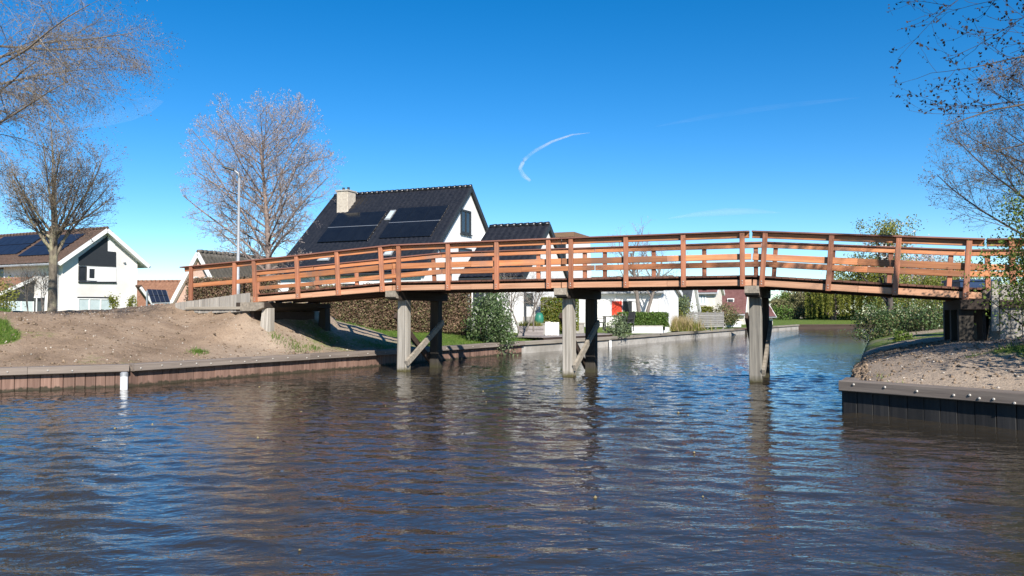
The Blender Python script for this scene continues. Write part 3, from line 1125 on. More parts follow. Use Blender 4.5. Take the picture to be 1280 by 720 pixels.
class House:
    def __init__(s, name, label, cat, o, ang, x0, x1, y0, y1, ze0, ze1, zr, yr, zg, wall, tile, barge=trim_w, og=.3, oe=.4, fine=True, group=None, thick=.14):
        """ridge along local x; front eave (low y) at height ze0, back at ze1, ridge at (yr, zr)"""
        s.root = thing(name, label, cat, o, ang, group)
        s.f = Frame(o, ang)
        r = s.root
        oz = Vector(o).z
        z = lambda v: v - oz
        pts = [(x0, y0, z(zg) - 1.0), (x0, y1, z(zg) - 1.0), (x0, y1, z(ze1)), (x0, yr, z(zr) - .02), (x0, y0, z(ze0))]
        MB().prism(pts, (x1 - x0, 0, 0)).build('wall', wall, r)
        roof = None
        for (ya, za, sg) in ((y0, ze0, -1), (y1, ze1, 1)):
            sl = (zr - za) / abs(yr - ya)
            yo = ya + sg * oe
            zo = za - sl * oe
            e0, e1 = (x0 - og, yo, z(zo) + thick), (x1 + og, yo, z(zo) + thick)
            r0, r1 = (x0 - og, yr, z(zr) + thick), (x1 + og, yr, z(zr) + thick)
            V, Q = tiled((e0, e1, r0, r1), *((.30, .36) if fine else (.6, .6)), nu=5 if fine else 3)
            ro = link('roof_slope', np_mesh('roof_slope', V, Q, tile, smooth=False), r)
            m = MB()
            nn = .01
            m.hexa([(e0[0], yo, z(zo) + .005), (e1[0], yo, z(zo) + .005), (r1[0], yr, z(zr) + .005), (r0[0], yr, z(zr) + .005)] if sg < 0 else
                   [(r0[0], yr, z(zr) + .005), (r1[0], yr, z(zr) + .005), (e1[0], yo, z(zo) + .005), (e0[0], yo, z(zo) + .005)],
                   [(e0[0], yo, e0[2] - nn), (e1[0], yo, e0[2] - nn), (r1[0], yr, r0[2] - nn), (r0[0], yr, r0[2] - nn)] if sg < 0 else
                   [(r0[0], yr, r0[2] - nn), (r1[0], yr, r0[2] - nn), (e1[0], yo, e0[2] - nn), (e0[0], yo, e0[2] - nn)])
            m.build('roof_deck', barge, ro)
            for xe, xs in ((x1 + og, 1), (x0 - og, -1)):
                b = MB()
                b.bar((xe + xs * .018, yo, z(zo) + .06), (xe + xs * .018, yr, z(zr) + .06), .03, .24, up=(0, 0, 1))
                b.build('bargeboard', barge, r)
            g = MB()
            g.tube([(x0 - og, yo + sg * .07, z(zo) + .06), (x1 + og, yo + sg * .07, z(zo) + .06)], [.065, .065], 8)
            g.build('gutter', galv if barge is trim_w else trim_d, r)
            if roof is None:
                roof = ro
        m = MB()
        x = x0 - og
        while x < x1 + og:
            m.tube([(x, yr, z(zr) + thick + .03), (min(x + .37, x1 + og), yr, z(zr) + thick + .045)], [.11, .125], 8)
            x += .36
        m.build('ridge_tiles', tile, r, smooth=True)

    def win(s, axis, val, a, b, mat=None, frame=None, fw=.07, name='window', div=1, out=None, sill=False):
        """window from photo corners a, b on the plane local axis = val; out = outward sign"""
        o = s.f.o
        p, q = s.f.hit(*a, axis, val), s.f.hit(*b, axis, val)
        k = 1 - axis
        u0, u1 = sorted((p[k], q[k]))
        z0, z1 = sorted((p.z, q.z))
        return s.win_l(axis, val, u0, u1, z0, z1, mat, frame, fw, name, div, out, sill)

    def win_l(s, axis, val, u0, u1, z0, z1, mat=None, frame=None, fw=.07, name='window', div=1, out=None, sill=False):
        mat, frame = mat or glass_m, frame or trim_w
        out = out or (1 if axis == 0 else -1)

        def bx(m, a0, a1, c0, c1, d0, d1):
            d0, d1 = sorted((val + out * d0, val + out * d1))
            if axis == 0:
                m.box(d0, d1, a0, a1, c0, c1)
            else:
                m.box(a0, a1, d0, d1, c0, c1)
        m = MB()
        bx(m, u0, u1, z0, z0 + fw, .002, .06)
        bx(m, u0, u1, z1 - fw, z1, .002, .06)
        bx(m, u0, u0 + fw, z0 + fw, z1 - fw, .002, .06)
        bx(m, u1 - fw, u1, z0 + fw, z1 - fw, .002, .06)
        for k in range(1, div):
            c = u0 + (u1 - u0) * k / div
            bx(m, c - fw / 2, c + fw / 2, z0 + fw, z1 - fw, .002, .055)
        f = m.build(name, frame, s.root)
        g = MB()
        bx(g, u0 + fw, u1 - fw, z0 + fw, z1 - fw, .004, .022)
        g.build('pane', mat, f)
        if sill:
            m = MB()
            bx(m, u0 - .05, u1 + .05, z0 - .07, z0 - .003, .002, .12)
            m.build('sill', trim_d, f)
        return f

    def panel(s, axis, val, pts, mat, name, depth=.04, out=1):
        """flat cladding cut to photo points on a facade"""
        L = [s.f.hit(px, py, axis, val + out * .003) for px, py in pts]
        off = [0, 0, 0]
        off[axis] = out * depth
        return MB().prism(L, off).build(name, mat, s.root)


def slope_rect(h, e0, e1, r0, r1, u0, u1, v0, v1, lift=.20, th=.04):
    """a slab lying on a roof slope, corners in slope fractions"""
    e0, e1, r0, r1 = map(Vector, (e0, e1, r0, r1))
    P = lambda u, v: (e0.lerp(r0, v)).lerp(e1.lerp(r1, v), u)
    n = (e1 - e0).cross(r0 - e0).normalized()
    if n.z < 0:
        n = -n
    b = [P(u0, v0), P(u1, v0), P(u1, v1), P(u0, v1)]
    return [p + n * lift for p in b], [p + n * (lift + th) for p in b]


# -- big black-roofed house behind the bridge (ridge parallel to the bridge)
ZG = 1.0
K = 1.18
zr_ = zat(234, 40 * K)
ze_ = zat(338, 35.6 * K)
C = House('black_roofed_house', 'white house with steep black tiled roof, solar panels and pale chimney behind the bridge', 'house',
          (-2.16 * K, 40 * K, ZG), BA, -7.9 * K, 0, -4.8 * K, 4.6 * K, ze_, ze_ - .1, zr_ - .14, 0, ZG, render_w2, tile_black, barge=trim_d, og=.18, oe=.25)
sl = (zr_ - .14 - ze_) / (4.8 * K)
E0, E1 = (-7.9 * K - .18, -4.8 * K - .25, ze_ - .25 * sl - ZG + .14), (.18, -4.8 * K - .25, ze_ - .25 * sl - ZG + .14)
R0, R1 = (-7.9 * K - .18, 0, zr_ - ZG), (.18, 0, zr_ - ZG)
fr = C.f


def slope_uv(px, py):
    """fractions on the front slope of house C under a photo point"""
    e0, e1, r0 = Vector(E0), Vector(E1), Vector(R0)
    n = (e1 - e0).cross(r0 - e0).normalized()
    o = fr.inv @ Vector((0, 0, HC))
    d = fr.inv.to_3x3() @ ray(px, py)
    t = (e0 - o).dot(n) / d.dot(n)
    p = o + d * t - e0
    return p.dot(e1 - e0) / (e1 - e0).length_squared, p.dot(r0 - e0) / (r0 - e0).length_squared


def solar(bl, tr, rows, cols):
    (u0, v0), (u1, v1) = slope_uv(*bl), slope_uv(*tr)
    for i in range(cols):
        for j in range(rows):
            a0, a1 = u0 + (u1 - u0) * i / cols, u0 + (u1 - u0) * (i + 1) / cols
            b0, b1 = v0 + (v1 - v0) * j / rows, v0 + (v1 - v0) * (j + 1) / rows
            b, t = slope_rect(C, E0, E1, R0, R1, a0 + .0007, a1 - .0007, b0 + .003, b1 - .003, .09, .035)
            MB().hexa(b, t).build('solar_panel', solar_m, C.root)
    b, t = slope_rect(C, E0, E1, R0, R1, u0, u1, (v0 + v1) / 2 - .0022, (v0 + v1) / 2 + .0022, .10, .03)
    MB().hexa(b, t).build('solar_rail', alu, C.root)


solar((397, 305), (485, 265.5), 2, 3)
solar((474, 300), (562, 258.5), 2, 3)
for (a, b) in (((481, 277), (496, 264.5)), ((397, 328), (417, 319.5)), ((479, 321.5), (496, 311))):
    (u0, v0), (u1, v1) = slope_uv(*a), slope_uv(*b)
    b_, t_ = slope_rect(C, E0, E1, R0, R1, u0, u1, v0, v1, .08, .05)
    k = MB().hexa(b_, t_).build('roof_window', galv, C.root)
    du, dv = (u1 - u0) * .14, (v1 - v0) * .14
    b_, t_ = slope_rect(C, E0, E1, R0, R1, u0 + du, u1 - du, v0 + dv, v1 - dv, .132, .01)
    MB().hexa(b_, t_).build('pane', blind_m, k)
q = C.f.hit(427.5, 250, 1, -1.5)
zc = C.f.hit(427.5, 239, 1, -1.5).z
ch = MB().box(q.x - .40, q.x + .40, -1.5, -.6, 4.4, zc).build('chimney', chimney_m, C.root)
bv = ch.modifiers.new('b', 'BEVEL')
bv.width = .03
MB().box(q.x - .45, q.x + .45, -1.55, -.55, zc + .002, zc + .09).build('chimney_cap', conc, ch)
for dx in (-.2, .16):
    MB().lathe([(.09, 0), (.08, .18), (.10, .2)], (q.x + dx, -1.05, zc + .09), 8).build('chimney_pot', trim_d, ch)
C.win(0, 0, (575.5, 261), (588, 294), frame=trim_d, fw=.12, div=2, sill=True)
C.win(0, 0, (549, 309), (561, 322), frame=trim_d, fw=.1)
C.win(0, 0, (573, 309), (589, 320), frame=trim_d, fw=.1)
C.win(0, 0, (549, 333), (556, 340), frame=trim_d, fw=.1)
for u in (-7.6, -5.4, -2.2):
    C.win_l(1, -4.8 * K, u, u + 1.3, .8, 2.2, frame=trim_d, fw=.1, div=2)
MB().tube([C.f.hit(606, 292, 0, .12), C.f.hit(600, 300, 0, .12), C.f.hit(597, 345, 0, .12)], [.05, .05, .05], 8).build('downpipe', white_plastic, C.root)

# -- annex with black tiled roof
za = zat(281, 34 * K)
zea = zat(346, 31.4 * K)
A2 = House('garden_annex', 'low white annex with black tiled roof beside the black-roofed house', 'annex',
           (1.50 * K, 34 * K, ZG), BA, -2.55 * K, 0, -2.83 * K, 2.7 * K, zea, zea, za - .14, 0, ZG, render_w2, tile_black, barge=trim_d, og=.14, oe=.2)
A2.win(0, 0, (655.5, 366), (665, 378), frame=trim_d, fw=.08, sill=True)
A2.win(0, 0, (672, 321), (679, 336), frame=trim_w, fw=.06)
m = MB()
m.box(.003, .06, -3.30, 3.1, -.6, .42)
m.build('plinth', conc, A2.root)
MB().tube([(.09, -3.2, zea - ZG - .1), (.09, -3.2, -.5)], [.05, .05], 8).build('downpipe', trim_d, A2.root)
A2.win_l(1, -2.83 * K, -2.6, -1.2, .7, 1.7, frame=trim_w, div=2)

# -- timber-topped white extension further right
o = at(716, 345, 45)
X2 = thing('flat_roofed_extension', 'pale extension with brown timber roof edge right of the black annex', 'house', (o.x, o.y, ZG), BA)
fx = Frame((o.x, o.y, ZG), BA)
zt = zat(290, 45) - ZG
m = MB()
m.prism([(-2.2, 0, -1), (.25, 0, -1), (.05, 0, zt - .28), (-2.2, 0, zt - .28)], (0, 3.2, 0)).build('wall', render_w2, X2)
m = MB()
m.box(-2.3, .12, -.12, 3.3, zt - .278, zt)
m.build('roof_edge', pm('brown_timber_fascia', (.13, .075, .045), (.24, .15, .09), 3, .8, .2, stretch=GX), X2)
m = MB()
m.box(-1.6, -.4, -.03, -.002, zt - 1.6, zt - .5)
w_ = m.build('window', trim_d, X2)
m = MB()
m.box(-1.5, -.5, -.045, -.032, zt - 1.5, zt - .6)
m.build('pane', glass_m, w_)

# -- white rendered house at the far left
LA = math.radians(-27)
A1 = House('white_rendered_house', 'white rendered house with brown tiled roof and solar panels at far left', 'house',
           (-27, 48, .6), LA, -10.5, 0, 0, 5.15, zat(327, 48) + .15, zat(331, 52.6) + .2, zat(287, 50.4) - .12, 2.6, .6, render_w, tile_red, og=.45, oe=.55)
A1.panel(0, 0, [(98, 331.5), (144.5, 333.5), (144.5, 315), (134, 314), (134, 295), (98, 322)], clad_d, 'black_cladding', .05)
A1.panel(0, 0, [(134.5, 314), (143, 315), (143, 302), (134.5, 294)], trim_w, 'white_gable_panel', .03)
A1.win(0, 0, (98, 332.5), (107.5, 351), frame=trim_d, fw=.06)
A1.win(0, 0, (108.5, 333), (120.5, 351), frame=trim_w, fw=.14)
A1.panel(0, 0, [(121, 352), (144.5, 352), (144.5, 334.5), (121, 334)], trim_w, 'white_panel', .05)
A1.panel(0, 0, [(97.5, 353.4), (144.8, 354), (144.8, 352.4), (97.5, 351.7)], trim_d, 'sill', .09)
A1.win(0, 0, (97, 372.5), (139, 392), mat=blind_m, frame=trim_w, fw=.07, div=3)
A1.panel(0, 0, [(96.6, 372.4), (139.3, 372.4), (139.3, 371.2), (96.6, 371)], trim_d, 'lintel', .07)
A1.panel(0, 0, [(154, 329), (156, 329), (156, 327.5), (154, 327.5)], galv, 'outside_lamp', .12)
MB().tube([(-.35, -.07, 4.1), (-.35, -.07, -.8)], [.045, .045], 8).build('downpipe', galv, A1.root)
for u0, u1, z0, z1 in ((-9.4, -8.0, 2.9, 4.0), (-6.9, -5.7, 2.9, 4.0), (-3.3, -1.5, .8, 2.0)):
    A1.win_l(1, 0, u0, u1, z0, z1, div=2, sill=True)
zs = zat(327, 48) + .15 - .6
sl1 = (zat(287, 50.4) - .12 - .6 - zs) / 2.6
for (i0, n_, v0, v1) in ((.10, 5, .30, .60), (.10, 5, .62, .92), (.56, 4, .22, .52), (.56, 4, .54, .84)):
    for k in range(n_):
        e0 = (-10.95, -.55, zs - .55 * sl1 + .14)
        e1 = (.45, -.55, zs - .55 * sl1 + .14)
        r0 = (-10.95, 2.6, zat(287, 50.4) - .12 - .6 + .14)
        r1 = (.45, 2.6, zat(287, 50.4) - .12 - .6 + .14)
        u = i0 + k * .082
        b, t = slope_rect(None, e0, e1, r0, r1, u, u + .079, v0, v1, .09, .04)
        MB().hexa(b, t).build('solar_panel', solar_b, A1.root)
# porch in front of its long side
P1 = thing('porch', 'lean-to porch with orange tiled roof against the white rendered house', 'porch', (-27, 48, .6), LA)
fp = Frame((-27, 48, .6), LA)
pa = fp.hit(42, 346, 1, -.12)
pb = fp.hit(9, 371, 1, -2.6)
hx1 = pa.x
e0, e1 = (hx1 - 7, -2.7, pb.z), (hx1 + .1, -2.7, pb.z)
r0, r1 = (hx1 - 7, -.08, pa.z), (hx1 + .1, -.08, pa.z)
V, Q = tiled((e0, e1, r0, r1))
link('roof_slope', np_mesh('roof_slope', V, Q, tile_orange, smooth=True), P1)
m = MB()
m.bar((hx1 + .14, -2.75, pb.z - .08), (hx1 + .14, -.08, pa.z - .08), .05, .2)
m.build('bargeboard', trim_w, P1)
MB().prism([(hx1 - .05, -2.4, pb.z - .2), (hx1 - .05, -.09, pb.z - .2), (hx1 - .05, -.09, pa.z - .25)], (.04, 0, 0)).build('dark_gable', clad_d, P1)
m = MB()
m.box(hx1 - 6.8, hx1 - .06, -2.42, -2.36, -1, pb.z - .75)
m.build('low_wall', render_w, P1)
for k in range(6):
    x = hx1 - .12 - k * 1.1
    MB().box(x - .05, x + .05, -2.44, -2.34, pb.z - .745, pb.z - .1).build('post', trim_w, P1)
    if k < 5:
        MB().box(x - 1.04, x - .06, -2.40, -2.385, pb.z - .74, pb.z - .12).build('pane', blind_m, P1)
for k in range(3):
    y = -2.3 + k * .75
    MB().box(hx1 - .04, hx1 - .02, y, y + .68, .2, pb.z - .22).build('pane', blind_m, P1)
    MB().box(hx1 - .05, hx1 + .0, y + .69, y + .745, -.6, pb.z - .22).build('post', trim_w, P1)

# -- low house with orange roof and blue panels between the two
ob = at(205, 392, 62)
B2 = House('orange_roofed_house', 'low house with orange tiled roof behind the gap left of the pink brick house', 'house',
           (ob.x, ob.y, .9), math.radians(-8), -8.0, 4.5, -3.4, 3.4, zat(392, 60), zat(392, 60), zat(353, 62) - .1, 0, .5, cream, tile_orange, fine=True)
e0 = B2.f.hit(188, 378, 1, -3.0)
sr = thing('solar_rack', 'tilted rack of eight blue solar panels right of the white rendered house', 'solar panel', (at(201, 384, 46).x, 46, 1.0), math.radians(-12))
fs = Frame((at(201, 384, 46).x, 46, 1.0), math.radians(-12))
q0, q1 = fs.hit(190, 379, 1, 0), fs.hit(213, 378, 1, 0)
q2, q3 = fs.hit(184, 362, 1, 1.0), fs.hit(208, 363, 1, 1.0)
for i in range(4):
    for j in range(2):
        Pq = lambda u, v: (q0.lerp(q2, v)).lerp(q1.lerp(q3, v), u)
        a, b = i / 4 + .012, (i + 1) / 4 - .012
        c, d = j / 2 + .02, (j + 1) / 2 - .02
        nrm = (q1 - q0).cross(q2 - q0).normalized()
        nrm = nrm if nrm.z > 0 else -nrm
        pts = [Pq(a, c), Pq(b, c), Pq(b, d), Pq(a, d)]
        MB().hexa([p + nrm * .03 for p in pts], [p + nrm * .06 for p in pts]).build('solar_panel', solar_b, sr)
MB().hexa([q0 - Vector((0, 0, .05)), q1 - Vector((0, 0, .05)), q3 - Vector((0, 0, .05)), q2 - Vector((0, 0, .05))], [q0, q1, q3, q2]).build('frame', alu, sr)
for p in (q2, q3, q0, q1):
    MB().box(p.x - .04, p.x + .04, p.y - .04, p.y + .04, -1.5, p.z - .06).build('leg', alu, sr)
wl = at(180, 370, 50)
cp = thing('carport', 'small white sloping roof edge beside the white rendered house', 'carport', (wl.x, wl.y, .8), LA)
fc = Frame((wl.x, wl.y, .8), LA)
c0, c1 = fc.hit(176, 359, 0, 0), fc.hit(192, 381, 0, 0)
MB().bar(c0, c1, .06, .22).build('bargeboard', trim_w, cp)
MB().hexa([c0 + Vector((-.5, 0, .05)), c0 + Vector((0, 0, .05)), c1 + Vector((0, 0, .05)), c1 + Vector((-.5, 0, .05))],
          [c0 + Vector((-.5, 0, .15)), c0 + Vector((.05, 0, .15)), c1 + Vector((.05, 0, .15)), c1 + Vector((-.5, 0, .15))]).build('roof_slope', tile_red, cp)
for y in (c1.y, (c0.y + c1.y) / 2):
    MB().box(-.1, 0, y - .05, y + .05, -1, c1.z - .1).build('post', trim_w, cp)

# -- pink brick A-frame house
ap = at(248, 315, 46)
GA = math.radians(42)          # its gable looks to the front left; the ridge runs off to the right
ap_f = Frame((ap.x, ap.y, .9), GA)
B1 = House('pink_brick_house', 'pale pink brick house with steep grey roof and white gable boards left of the bridge', 'house',
           (ap.x, ap.y, .9), math.radians(68), 0.25, 9.5, -2.25, 2.25, ap.z - 3.45, ap.z - 3.45, ap.z - .14, 0, .5, brick_p, tile_grey, og=.3, oe=.25)
for a, b in (((243, 346), (248.5, 355)), ((255.5, 346), (261.5, 355))):
    B1.win(0, .25, a, b, frame=trim_w, fw=.05, out=-1)
B1.win_l(0, .25, -1.6, -.4, .2, 1.2, out=-1, div=2)
B1.win_l(0, .25, .4, 1.6, .2, 1.2, out=-1, div=2)


# -- houses along the far canal side
def far_house(name, label, px, Yd, ang, x0, x1, y0, y1, pe, pr, yr, wall, tile, barge=trim_w, group=None):
    o = at(px, 400, Yd)
    return House(name, label, 'house', (o.x, o.y, .9), math.radians(ang), x0, x1, y0, y1, zat(pe, Yd + y0), zat(pe, Yd + y0), zat(pr, Yd), yr, .6, wall, tile,
                 barge=barge, og=.2, oe=.25, fine=False, group=group)


H1 = far_house('white_garden_house', 'low white house with red panel and black door beyond the middle piles', 790, 50, -22.6, -3.4, 2.4, -2.6, 2.6, 366, 351, 0, render_w2, tile_grey)
H1.panel(1, -2.6, [(765.3, 394), (777.5, 394), (777.5, 376.5), (765.3, 376.5)], red_panel, 'red_panel', .06, out=-1)
H1.panel(1, -2.6, [(779, 394), (790, 394), (790, 376.5), (779, 376.5)], trim_d, 'black_door', .05, out=-1)
for x in (770, 801, 813, 824):
    a = H1.f.hit(x, 380, 1, -2.6)
    MB().box(a.x - .03, a.x + .03, -2.64, -2.602, -.5, 2.3).build('batten', trim_w, H1.root)
H2 = far_house('slate_roofed_house', 'white house with dark slate roof and dormer window beyond the canal bend', 842, 63, -22.6, -1.9, 1.5, -2.2, 2.2, 386, 350, 0, render_w2, tile_slate)
a, b = H2.f.hit(831, 372, 1, -1.5), H2.f.hit(853, 364, 1, -1.5)
dm = MB()
dm.box(a.x, b.x, -1.55, -.6, a.z, b.z + .15)
dd = dm.build('dormer', tile_slate, H2.root)
MB().box(a.x + .1, b.x - .1, -1.575, -1.552, a.z + .12, b.z + .02).build('pane', blind_m, dd)
H3 = far_house('cream_house', 'cream house with pale window between slate and maroon roofs', 884, 70, -22.6, -1.3, 1.0, -2, 2, 366, 350, 0, cream, tile_maroon)
H3.win(1, -2, (874, 367), (883, 381), mat=blind_m, fw=.12, div=2)
H4 = far_house('maroon_roofed_house', 'house with broad maroon tiled roof and small roof window along the far canal', 908, 76, -22.6, -1.3, 1.9, -2.8, 2.8, 391, 352, 0, cream, tile_maroon)
a = H4.f.hit(913.5, 377, 1, -1.9)
MB().box(a.x - .3, a.x + .3, -2.05, -1.7, a.z - .3, a.z + .3).build('roof_window', trim_w, H4.root)
MB().box(a.x - .22, a.x + .22, -2.07, -2.052, a.z - .22, a.z + .22).build('pane', glass_m, H4.root)
H5 = far_house('maroon_roofed_house', 'narrow house with maroon roof and white pointed gable beside the right bridge pile', 936, 80, 60, -2, 2.5, -1.8, 1.8, 392, 352, 0, cream, tile_maroon)
H6 = far_house('garden_shed', 'tiny white shed with pinkish roof on the far lawn', 1035, 101, 20, -.8, .8, -.6, .6, 401, 396, 0, render_w2, tile_maroon)
H7 = far_house('red_roofed_house', 'far red roofed house glimpsed between the trees left of the willow', 1004, 130, 10, -4, 4, -3, 3, 393, 376, 0, cream, tile_maroon)

# ------------------------------------------------------------------ street lamp
lb = at(297, 372, 26.5)
lz = zl(lb.x, lb.y)
top = at(299, 222, 26.5)
lp = thing('street_lamp', 'slim grey street lamp rising behind the left bridge railing', 'street lamp', (lb.x, lb.y, lz - .1))
H = top.z - lz + .1
MB().tube([(0, 0, 0), (0, 0, .9), (.0, 0, .92), (top.x - lb.x, 0, H)], [.075, .075, .055, .036], 12).build('pole', galv, lp, smooth=True)
tx = top.x - lb.x
MB().tube([(tx, 0, H - .02), (tx - .03, -.02, H + .14), (tx - .16, -.08, H + .24)], [.036, .034, .03], 10).build('bracket', galv, lp, smooth=True)
m = MB()
m.hexa([(tx - .12, -.16, H + .20), (tx - .14, .02, H + .20), (tx - .50, -.10, H + .30), (tx - .48, -.28, H + .30)][::-1],
       [(tx - .13, -.14, H + .29), (tx - .15, .01, H + .29), (tx - .50, -.12, H + .36), (tx - .48, -.26, H + .36)][::-1])
hd = m.build('lamp_head', trim_d, lp)
bv = hd.modifiers.new('b', 'BEVEL')
bv.width = .02


# ------------------------------------------------------------------ trees
def grow(r, p, d, L, rad, lvl, cfg, out):
    n = cfg['seg'][lvl]
    pts, rs = [p.copy()], [rad]
    tip = cfg.get('tip', [.45] * 6)[lvl]
    cur, dd = p.copy(), d / np.linalg.norm(d)
    for i in range(n):
        dd = dd + r.normal(0, cfg['wig'][lvl], 3) + np.array([0, 0, cfg['trop'][lvl]]) / n
        dd /= np.linalg.norm(dd)
        cur = cur + dd * (L / n)
        pts.append(cur.copy())
        rs.append(rad * (1 - (1 - tip) * (i + 1) / n))
    pts, rs = np.array(pts), np.array(rs)
    out.append((lvl, pts, rs))
    if lvl + 1 < cfg['levels']:
        nc = cfg['kids'][lvl]
        nc = max(1, int(nc * r.uniform(.75, 1.25) + .5))
        f0 = cfg['start'][lvl]
        az0 = r.uniform(0, 6.28)
        for k in range(nc):
            f = f0 + (1 - f0) * ((k + r.uniform(.2, .8)) / nc)
            x = f * n
            i = min(int(x), n - 1)
            q = pts[i] * (1 - (x - i)) + pts[i + 1] * (x - i)
            ax = pts[i + 1] - pts[i]
            ax /= np.linalg.norm(ax)
            az = az0 + k * 2.4 + r.normal(0, .4)
            u = np.cross(ax, [0, 0, 1.0] if abs(ax[2]) < .95 else [1.0, 0, 0])
            u /= np.linalg.norm(u)
            v = np.cross(ax, u)
            an = math.radians(r.normal(*cfg['ang'][lvl]))
            nd = ax * math.cos(an) + (u * math.cos(az) + v * math.sin(az)) * math.sin(an)
            ll = L * cfg['ratio'][lvl] * r.uniform(.7, 1.2) * (1 - cfg['shape'][lvl] * f)
            env = cfg.get('env')
            if env is not None and lvl < 3:
                o_, k_ = (q - env[0]) / env[1], nd / env[1]
                A_, B_, C_ = k_ @ k_, o_ @ k_, o_ @ o_ - 1
                dsc = B_ * B_ - A_ * C_
                tt = (-B_ + math.sqrt(dsc)) / A_ if dsc > 0 else 0
                if lvl == 0:
                    ll = max(.5, tt * r.uniform(.82, 1.02))
                else:
                    ll = max(.18, min(ll, tt * 1.02))
            rc = min(rs[i] * .75, max(rs[i] * cfg['rr'][lvl], cfg['rmin']))
            grow(r, q, nd, ll, rc, lvl + 1, cfg, out)


def bare_tree(name, label, base, trunks, cfg, seed, bark, twig, bud=None, bud_size=.03, bud_n=1, group=None, thick_lvl=1, keep=None):
    r = np.random.default_rng(seed)
    out = []
    for tk in trunks:
        (p, d, L, rad) = tk[:4]
        grow(r, np.array(p, float), np.array(d, float), L, rad, 0, tk[4] if len(tk) > 4 else cfg, out)
    t = thing(name, label, 'tree', base, 0, group)
    b = np.array(base, float)
    th = [(p - b, q) for l, p, q in out if l <= thick_lvl]
    tw = [(p - b, q) for l, p, q in out if l > thick_lvl]
    if keep:
        tw = [(p, q) for p, q in tw if keep(p + b)]
    V, Q = tubes_np(th, 8)
    link('trunk', np_mesh('trunk', V, Q, bark, smooth=True), t)
    V, Q = tubes_np(tw, 3)
    cr = link('crown', np_mesh('crown', V, Q, twig), t)
    if bud:
        last = cfg['levels'] - 1
        C = []
        for l, p, q in out:
            if l >= last - 1 and l > 1 and (not keep or keep(p)):
                for k in range(bud_n):
                    f = r.uniform(.25, 1) if k else 1.0
                    x = f * (len(p) - 1)
                    i = min(int(x), len(p) - 2)
                    C.append(p[i] * (1 - x + i) + p[i + 1] * (x - i) - b + r.normal(0, .008, 3))
        leaves('bud', np.array(C), bud_size, bud, cr, .6, r)
        cr.children[0]['kind'] = 'stuff'
    return t


cfg_mid = dict(levels=5, seg=[10, 6, 5, 4, 3], wig=[.03, .07, .10, .13, .15], trop=[.10, .12, .22, .22, .15], kids=[34, 12, 7, 5, 0],
               start=[.25, .2, .15, .12, 0], ang=[(55, 9), (46, 10), (44, 12), (42, 14), (40, 10)], ratio=[.47, .46, .48, .52, .5],
               shape=[.22, .4, .3, .2, 0], rr=[.42, .5, .55, .6, .6], rmin=.0045, tip=[.25, .3, .35, .45, .6])
b = at(336, 378, 32)
bz = zl(b.x, b.y)
cfg_mid['env'] = (np.array(at(331, 224, 32)), np.array([3.2, 3.2, 3.75]))
bare_tree('budding_tree', 'bare budding tree with broad pinkish crown beside the street lamp', (b.x, b.y, bz - .1),
          [((b.x, b.y, bz - .1), (0, 0, 1), (zat(112, 32) - bz) * .80, .16)], cfg_mid, 31, bark_mid, twig_pink, bud_pink, .020, 2)

cfg_left = dict(levels=5, seg=[5, 7, 5, 4, 3], wig=[.03, .06, .10, .13, .15], trop=[.1, .25, .3, .3, .15], kids=[14, 13, 8, 5, 0],
                start=[.60, .22, .15, .15, 0], ang=[(42, 14), (36, 12), (42, 14), (42, 14), (40, 10)], ratio=[1.32, .42, .5, .55, .5],
                shape=[.0, .35, .3, .2, 0], rr=[.40, .40, .5, .6, .6], rmin=.004, tip=[.75, .25, .3, .4, .6])
b = at(65, 388, 23.5)
bz = zl(b.x, b.y)
cfg_left['env'] = (np.array(at(72, 224, 23.5)), np.array([2.05, 2.05, 2.3]))
bare_tree('bare_tree', 'bare tree with lichen-spotted trunk on the sandy crest before the white house', (b.x, b.y, bz - .1),
          [((b.x, b.y, bz - .1), (0.02, 0, 1), 2.6, .135)], cfg_left, 33, bark_left, twig_grey, bud_brown, .02, 1)

# big tree left of the frame, only its hanging twigs are in view
cfg_big = dict(levels=5, seg=[6, 8, 6, 5, 4], wig=[.03, .07, .10, .12, .14], trop=[.1, -.05, -.35, -.5, -.3], kids=[20, 18, 12, 7, 0],
               start=[.42, .25, .15, .12, 0], ang=[(60, 10), (44, 12), (42, 14), (42, 14), (40, 10)], ratio=[.60, .42, .46, .5, .5],
               shape=[.0, .35, .3, .2, 0], rr=[.20, .38, .5, .6, .6], rmin=.004, tip=[.5, .22, .3, .4, .6])
bz = zl(-13.1, 17.6)
bare_tree('overhanging_tree', 'large bare tree whose fine twigs hang into the upper left corner', (-13.1, 17.6, bz - .1),
          [((-13.1, 17.6, bz - .1), (.02, 0, 1), 7.2, .30)], cfg_big, 12, bark_grey, twig_grey, bud_brown, .018, 1, keep=lambda p: p[-1][0] > -.74 * p[-1][1])

# right bank trees
cfg_r = dict(levels=5, seg=[8, 7, 6, 5, 3], wig=[.03, .06, .10, .12, .15], trop=[.1, .30, .25, .30, .25], kids=[22, 14, 9, 5, 0],
             start=[.18, .25, .15, .15, 0], ang=[(58, 9), (40, 12), (42, 14), (42, 14), (40, 10)], ratio=[.56, .44, .48, .52, .5],
             shape=[.35, .35, .3, .2, 0], rr=[.24, .42, .5, .6, .6], rmin=.004, tip=[.3, .25, .3, .4, .6])
bz = zr(12.1, 17.4)
cfg_r5 = dict(cfg_r, env=(np.array([12.1, 17.4, 4.7]), np.array([2.75, 2.75, 2.7])))
bare_tree('bare_tree', 'bare fine-twigged tree rising behind the leafy shrub at the right edge', (12.1, 17.4, bz - .1),
          [((12.1, 17.4, bz - .1), (-.06, 0, 1), 5.4, .15)], cfg_r5, 45, bark_dark, twig_mid, bud_brown, .018, 1)
